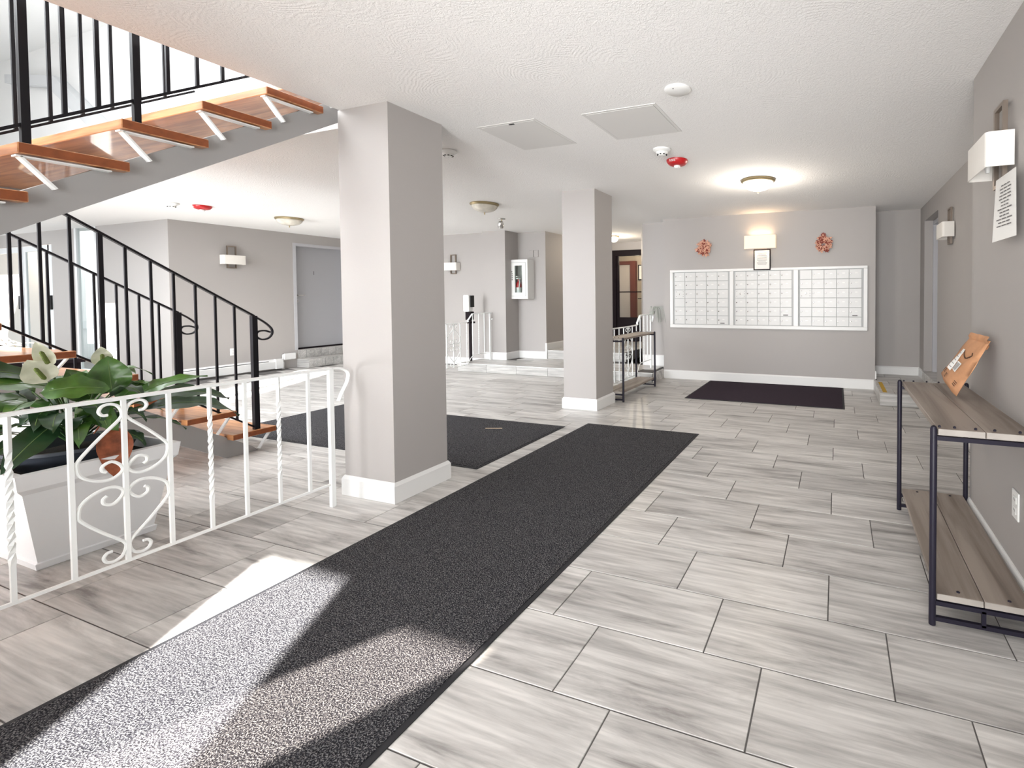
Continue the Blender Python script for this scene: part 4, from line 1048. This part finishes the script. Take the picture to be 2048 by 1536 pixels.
# ------------------------------------------------------------------ left wall: apartment door, heater
dl = struct_root('door_1', (XL, 6.25, 0.31)); o = dl.location.copy()
MB(o).box(XL-0.14, XL-0.10, 5.80, 6.70, 0.335, 2.20).build('door_leaf', M['door_paint'], dl)
b = MB(o); b.box(XL-0.16, XL+0.006, 5.75, 5.80, 0.31, 2.25); b.box(XL-0.16, XL+0.006, 6.70, 6.75, 0.31, 2.25); b.box(XL-0.16, XL+0.006, 5.80, 6.70, 2.20, 2.25)
b.build('door_frame', M['door_frame'], dl)
MB(o).box(XL-0.13, XL-0.085, 5.80, 6.70, 0.31, 0.338).build('threshold', M['black_frame'], dl)
hd = MB(o).tube([(XL-0.10, 5.86, 1.30), (XL-0.045, 5.86, 1.30), (XL-0.045, 5.97, 1.305)], 0.009, 8); hd.lathe([(0.025, -0.102), (0.025, -0.092), (0.01, -0.09)], (XL, 5.86, 1.30), 14, 'x')
hd.lathe([(0.025, -0.102), (0.025, -0.092), (0.01, -0.09)], (XL, 5.86, 1.19), 14, 'x')
hd.build('door_handle', M['steel'], dl, 'auto')
text_mesh('1', 0.10, 0.002, M['ink'], dl, Vector((XL-0.098, 6.17, 1.69))-o, (pi/2, 0, pi/2)).name = 'number'
ht = thing('baseboard_heater', 'long white baseboard heater along the far left wall', 'heater', (XL, 4.8, 0)); o = ht.location.copy()
MB(o).prism([(XL, 0.02), (XL+0.055, 0.03), (XL+0.06, 0.145), (XL+0.035, 0.175), (XL, 0.19)], 'y', 4.10, 5.42).build('casing', M['trim'], ht)
MB(o).box(XL+0.03, XL+0.052, 4.12, 5.30, 0.158, 0.166).build('slot', M['slot'], ht)
MB(o).box(XL, XL+0.066, 5.40, 5.52, 0.02, 0.19, 0.004).build('end_cap', M['trim'], ht)
sbx = thing('heater_block', 'small white box on the wall between the heater and the door step', 'box', (XL, 5.62, 0.26)); o = sbx.location.copy()
MB(o).box(XL+0.017, XL+0.04, 5.55, 5.74, 0.16, 0.27, 0.006).build('cover', M['trim'], sbx)

# ------------------------------------------------------------------ alcove door (right wall)
da = struct_root('door_2', (1.15, 6.45, 0.26)); o = da.location.copy()
MB(o).box(1.22, 1.25, 6.07, 6.83, 0.27, 2.15).build('door_leaf', M['door_paint'], da)
b = MB(o); b.box(1.17, 1.24, 6.02, 6.07, 0.255, 2.20); b.box(1.17, 1.24, 6.83, 6.88, 0.255, 2.20); b.box(1.17, 1.24, 6.07, 6.83, 2.15, 2.20); b.build('door_frame', M['door_frame'], da)
MB(o).tube([(1.22, 6.14, 1.15), (1.185, 6.14, 1.15), (1.185, 6.23, 1.15)], 0.008, 8).build('door_handle', M['steel'], da)

# ------------------------------------------------------------------ hall door and what shows through it
dh = struct_root('door_3', (-4.0, 9.2, 0.29)); o = dh.location.copy()
b = MB(o); b.box(-4.62, -4.49, 9.16, 9.30, 0.285, 2.24); b.box(-3.50, -3.40, 9.16, 9.30, 0.285, 2.24); b.box(-4.49, -3.50, 9.16, 9.30, 2.12, 2.24); b.build('door_frame', M['black_frame'], dh)
MB(o).box(-4.49, -3.50, 9.215, 9.221, 0.80, 2.12).build('pane', M['glass'], dh)
MB(o).box(-4.49, -4.44, 9.20, 9.24, 0.29, 2.12).box(-4.44, -3.50, 9.20, 9.24, 0.29, 0.80).build('kick_panel', M['black_frame'], dh)
MB(o).tube([(-4.45, 9.17, 1.345), (-3.52, 9.17, 1.345)], 0.011, 8).build('push_bar', M['black_frame'], dh)
MB(o).tube([(-4.02, 9.26, 1.20), (-3.52, 9.26, 1.20)], 0.009, 8).build('rear_bar', M['black_frame'], dh)
di = struct_root('door_4', (-4.9, 10.6, 0)); o = di.location.copy()
b = MB(o); b.box(-5.42, -5.32, 10.60, 10.70, 0, 2.12); b.box(-4.80, -4.66, 10.58, 10.70, 0, 2.12); b.box(-5.32, -4.80, 10.60, 10.70, 2.03, 2.12); b.build('door_frame', M['mahogany'], di)
MB(o).box(-5.32, -4.80, 10.64, 10.70, 0, 2.03).build('door_leaf', M['wall_beige'], di)
op = thing('framed_picture', 'black framed white certificate seen through the dark hall door', 'picture', (-4.5, 10.7, 1.83)); o = op.location.copy()
b = MB(o)
for q in ((-4.62, -4.30, 1.655, 1.675), (-4.62, -4.30, 2.005, 2.025), (-4.62, -4.60, 1.675, 2.005), (-4.32, -4.30, 1.675, 2.005)): b.box(q[0], q[1], 10.665, 10.69, q[2], q[3])
b.build('frame', M['black_frame'], op); MB(o).box(-4.60, -4.32, 10.675, 10.699, 1.675, 2.005).build('sheet', M['paper'], op)
lamp('POINT', 'office_lamp', (-4.3, 9.9, 2.1), (0, 0, -1), 22, (1.0, 0.80, 0.60))
struct('floor_2', MB().box(-6.5, -2.2, 7.4, 10.8, -0.1, 0.0), M['grout'])

# ------------------------------------------------------------------ fire extinguisher cabinet, plates, sanitiser stand
fc = thing('extinguisher_cabinet', 'white fire extinguisher cabinet with glass front on the back wall', 'cabinet', (-5.45, 7.19, 1.22)); o = fc.location.copy()
fx0, fx1, fz0, fz1, fy0, fy1 = -5.545, -5.155, 1.215, 1.915, 7.00, 7.19
b = MB(o); t = 0.012
b.box(fx0, fx1, fy1-t, fy1, fz0, fz1); b.box(fx0, fx0+t, fy0+0.03, fy1-t, fz0, fz1); b.box(fx1-t, fx1, fy0+0.03, fy1-t, fz0, fz1); b.box(fx0+t, fx1-t, fy0+0.03, fy1-t, fz0, fz0+t); b.box(fx0+t, fx1-t, fy0+0.03, fy1-t, fz1-t, fz1)
b.build('body', M['white_plastic'], fc)
gx0, gx1, gz0, gz1 = -5.43, -5.27, 1.33, 1.81
b = MB(o)
for q in ((fx0, gx0, fz0, fz1), (gx1, fx1, fz0, fz1), (gx0, gx1, fz0, gz0), (gx0, gx1, gz1, fz1)): b.box(q[0], q[1], fy0, fy0+0.03, q[2], q[3])
dr = b.build('door', M['white_plastic'], fc)
b = MB(o)
for q in ((fx0+0.04, fx1-0.04, fz0+0.05, fz0+0.056), (fx0+0.04, fx1-0.04, fz1-0.056, fz1-0.05), (fx0+0.04, fx0+0.046, fz0+0.05, fz1-0.05), (fx1-0.046, fx1-0.04, fz0+0.05, fz1-0.05)): b.box(q[0], q[1], fy0-0.004, fy0, q[2], q[3])
b.build('moulding', M['mail_gap'], dr)
MB(o).box(gx0, gx1, fy0+0.012, fy0+0.016, gz0, gz1).build('pane', M['glass'], dr)
for k in range(4): MB(o).box(fx0+0.055, fx0+0.075, fy0-0.003, fy0, 1.655-k*0.035, 1.675-k*0.035).build('vertical_lettering', M['ink'], dr)
MB(o).lathe([(0.010, 6.985), (0.010, 7.0)], (fx0+0.065, 0, 1.70), 8, 'y').build('latch', M['steel'], dr)
ex = thing('fire_extinguisher', 'red fire extinguisher inside the white cabinet', 'fire extinguisher', (-5.42, 7.10, 1.232)); 
MB().lathe([(0.045, 0.0), (0.052, 0.01), (0.052, 0.24), (0.04, 0.28), (0.018, 0.30), (0.018, 0.34)], (0, 0, 0), 18).build('cylinder', M['red'], ex, 'auto')
MB().lathe([(0.0535, 0.08), (0.0535, 0.19)], (0, 0, 0), 18).build('label_band', M['white_plastic'], ex)
MB().box(-0.02, 0.02, -0.05, 0.03, 0.34, 0.36).box(-0.015, 0.015, -0.06, 0.02, 0.375, 0.39).tube(spline([(0.02, -0.01, 0.33), (0.05, -0.04, 0.28), (0.045, -0.055, 0.16)], 4), 0.009, 6).build('valve', M['white_plastic'], ex)
sw = thing('wall_plate', 'pair of grey blank wall plates beside the extinguisher cabinet', 'wall plate', (-5.15, 7.19, 2.03)); o = sw.location.copy()
for x in (-5.20, -5.10): MB(o).box(x-0.045, x+0.045, 7.178, 7.189, 1.965, 2.09, 0.003).build('plate', M['wall'], sw)
sn = thing('sanitizer_stand', 'white hand sanitizer dispenser on a black floor stand behind the left step railing', 'dispenser', (-6.02, 6.55, 0.0))
MB().lathe([(0.02, 0), (0.14, 0.002), (0.14, 0.012), (0.03, 0.02)], (0, 0, 0), 20).build('base', M['black_frame'], sn, 'auto')
MB().box(-0.022, 0.022, -0.012, 0.012, 0.01, 1.05).build('pole', M['black_frame'], sn)
MB().box(-0.055, 0.055, -0.05, 0.03, 0.86, 1.0).box(0.0, 0.09, -0.10, 0.02, 0.80, 0.83).build('drip_tray', M['black_frame'], sn)
MB().box(-0.065, 0.055, -0.10, 0.02, 1.00, 1.29, 0.015).build('dispenser', M['white_plastic'], sn)
MB().box(0.055, 0.075, -0.06, 0.02, 1.08, 1.28).build('side_window', M['slot'], sn)

# spiky silvery plant by the far railing end
ap = thing('potted_grass', 'wispy silver spider plant above the far white railing end', 'plant', (-2.70, 6.78, 0.97)); random.seed(21)
MB().lathe([(0.03, 0.0), (0.045, 0.05), (0.04, 0.05)], (0, 0, 0), 12).build('pot', M['airplant'], ap)
for i in range(22):
    a = random.uniform(-0.9, 1.6); L_ = random.uniform(0.12, 0.26); d = Vector((cos(a), -abs(sin(a))*0.5, 0))
    MB().tube(spline([(0, 0, 0.04), tuple(d*L_*0.4+Vector((0, 0, 0.12))), tuple(d*L_*0.85+Vector((0, 0, 0.08))), tuple(d*L_+Vector((0, 0, -0.02-0.12*random.random())))], 4), 0.003, 4).build('blade', M['airplant'], ap)

# ------------------------------------------------------------------ far left entrance: glass doors, window, outside siding
ge = struct_root('door_5', (-13.8, 4.1, 0)); o = ge.location.copy()
for k, (xa, xb) in enumerate(((-14.88, -13.66), (-13.64, -12.64))):
    lf = MB(o); s = 0.09
    for q in ((xa, xa+s, 0.02, 2.19), (xb-s*1.5, xb, 0.02, 2.19), (xa+s, xb-s, 2.09, 2.19), (xa+s, xb-s, 0.02, 0.22)): lf.box(q[0], q[1], 4.085, 4.11, q[2], q[3])
    lf.build('door_leaf', M['aluminium'], ge)
    MB(o).box(xa+s, xb-s, 4.096, 4.10, 0.22, 2.09).build('pane', M['glass'], ge)
    MB(o).box(xb-0.13, xb-0.02, 4.06, 4.085, 1.08, 1.32).build('handle_plate', M['slot'], ge)
w1 = struct_root('window_1', (-11.5, 4.1, 0)); o = w1.location.copy()
b = MB(o)
for q in ((-11.87, -11.81, 0.02, 2.42), (-11.26, -11.20, 0.02, 2.42), (-11.81, -11.26, 0.02, 0.10)): b.box(q[0], q[1], 4.075, 4.12, q[2], q[3])
b.build('window_frame', M['aluminium'], w1)
MB(o).box(-11.81, -11.26, 4.096, 4.10, 0.10, 2.42).build('pane', M['glass'], w1)
sd = thing('siding_wall', 'white board siding outside the bright entrance window', 'building', (-14.5, 5.2, 0)); o = sd.location.copy()
for k in range(17):
    x = -15.3+k*0.107; MB(o).box(x+0.003, x+0.104, 5.20, 5.22, 0.0, 2.8, 0.003).build('siding_board', M['siding'], sd)
MB(o).box(-15.3, -13.48, 5.17, 5.20, 0.64, 0.80).build('band_board', M['aluminium'], sd)
MB(o).box(-15.3, -13.48, 5.22, 5.25, 0, 2.8).build('backing', M['ink'], sd)
bk = thing('wicker_basket', 'amber wicker basket of dried grasses beyond the stairs, at the left picture edge', 'basket', (-10.6, 2.62, 0.0))
MB().lathe([(0.16, 0), (0.24, 0.12), (0.27, 0.30), (0.22, 0.42), (0.24, 0.46), (0.21, 0.46), (0.2, 0.3)], (0, 0, 0), 24).build('basket', M['wicker'], bk, 'auto')
random.seed(8)
for i in range(26):
    a = random.uniform(0, 2*pi); L_ = random.uniform(0.2, 0.5); d = Vector((cos(a), sin(a), 0))
    MB().tube(spline([(0, 0, 0.3), tuple(d*0.12+Vector((0, 0, 0.55))), tuple(d*L_+Vector((0, 0, 0.62+0.25*random.random()))), tuple(d*(L_+0.15)+Vector((0, 0, 0.5+0.2*random.random())))], 3), 0.006, 4).build('dried_stem', M['straw'], bk)
vs_ = thing('low_bench', 'dark low bench standing beyond the lower stairs', 'bench', (-10.2, 3.2, 0))
MB().box(-1.3, 0.55, -0.18, 0.18, 0.40, 0.45, 0.004).build('seat', M['black_frame'], vs_)
for x in (-1.2, 0.45): MB().box(x-0.03, x+0.03, -0.16, 0.16, 0, 0.40).build('leg', M['black_frame'], vs_)

# repeats share a group phrase
GROUPS = {'column': 'square painted lobby columns', 'wall_sconce': 'rectangular wall sconces', 'ceiling_light': 'bowl ceiling lights',
    'smoke_detector': 'white ceiling smoke detectors', 'fire_strobe': 'red ceiling fire strobes', 'access_panel': 'square ceiling access panels',
    'wall_outlet': 'white wall outlets', 'mailbox_bank': 'banks of mailbox doors', 'step_railing': 'white railings climbing the platform',
    'stair_railing': 'black stair railings', 'dried_flower_wreath': 'dried flower wreaths on the mailbox wall', 'console_table': 'grey wood console tables'}
for ob in list(COL.objects):
    if ob.parent is None and 'label' in ob.keys():
        g = GROUPS.get(ob.name.split('.')[0])
        if g: ob['group'] = g
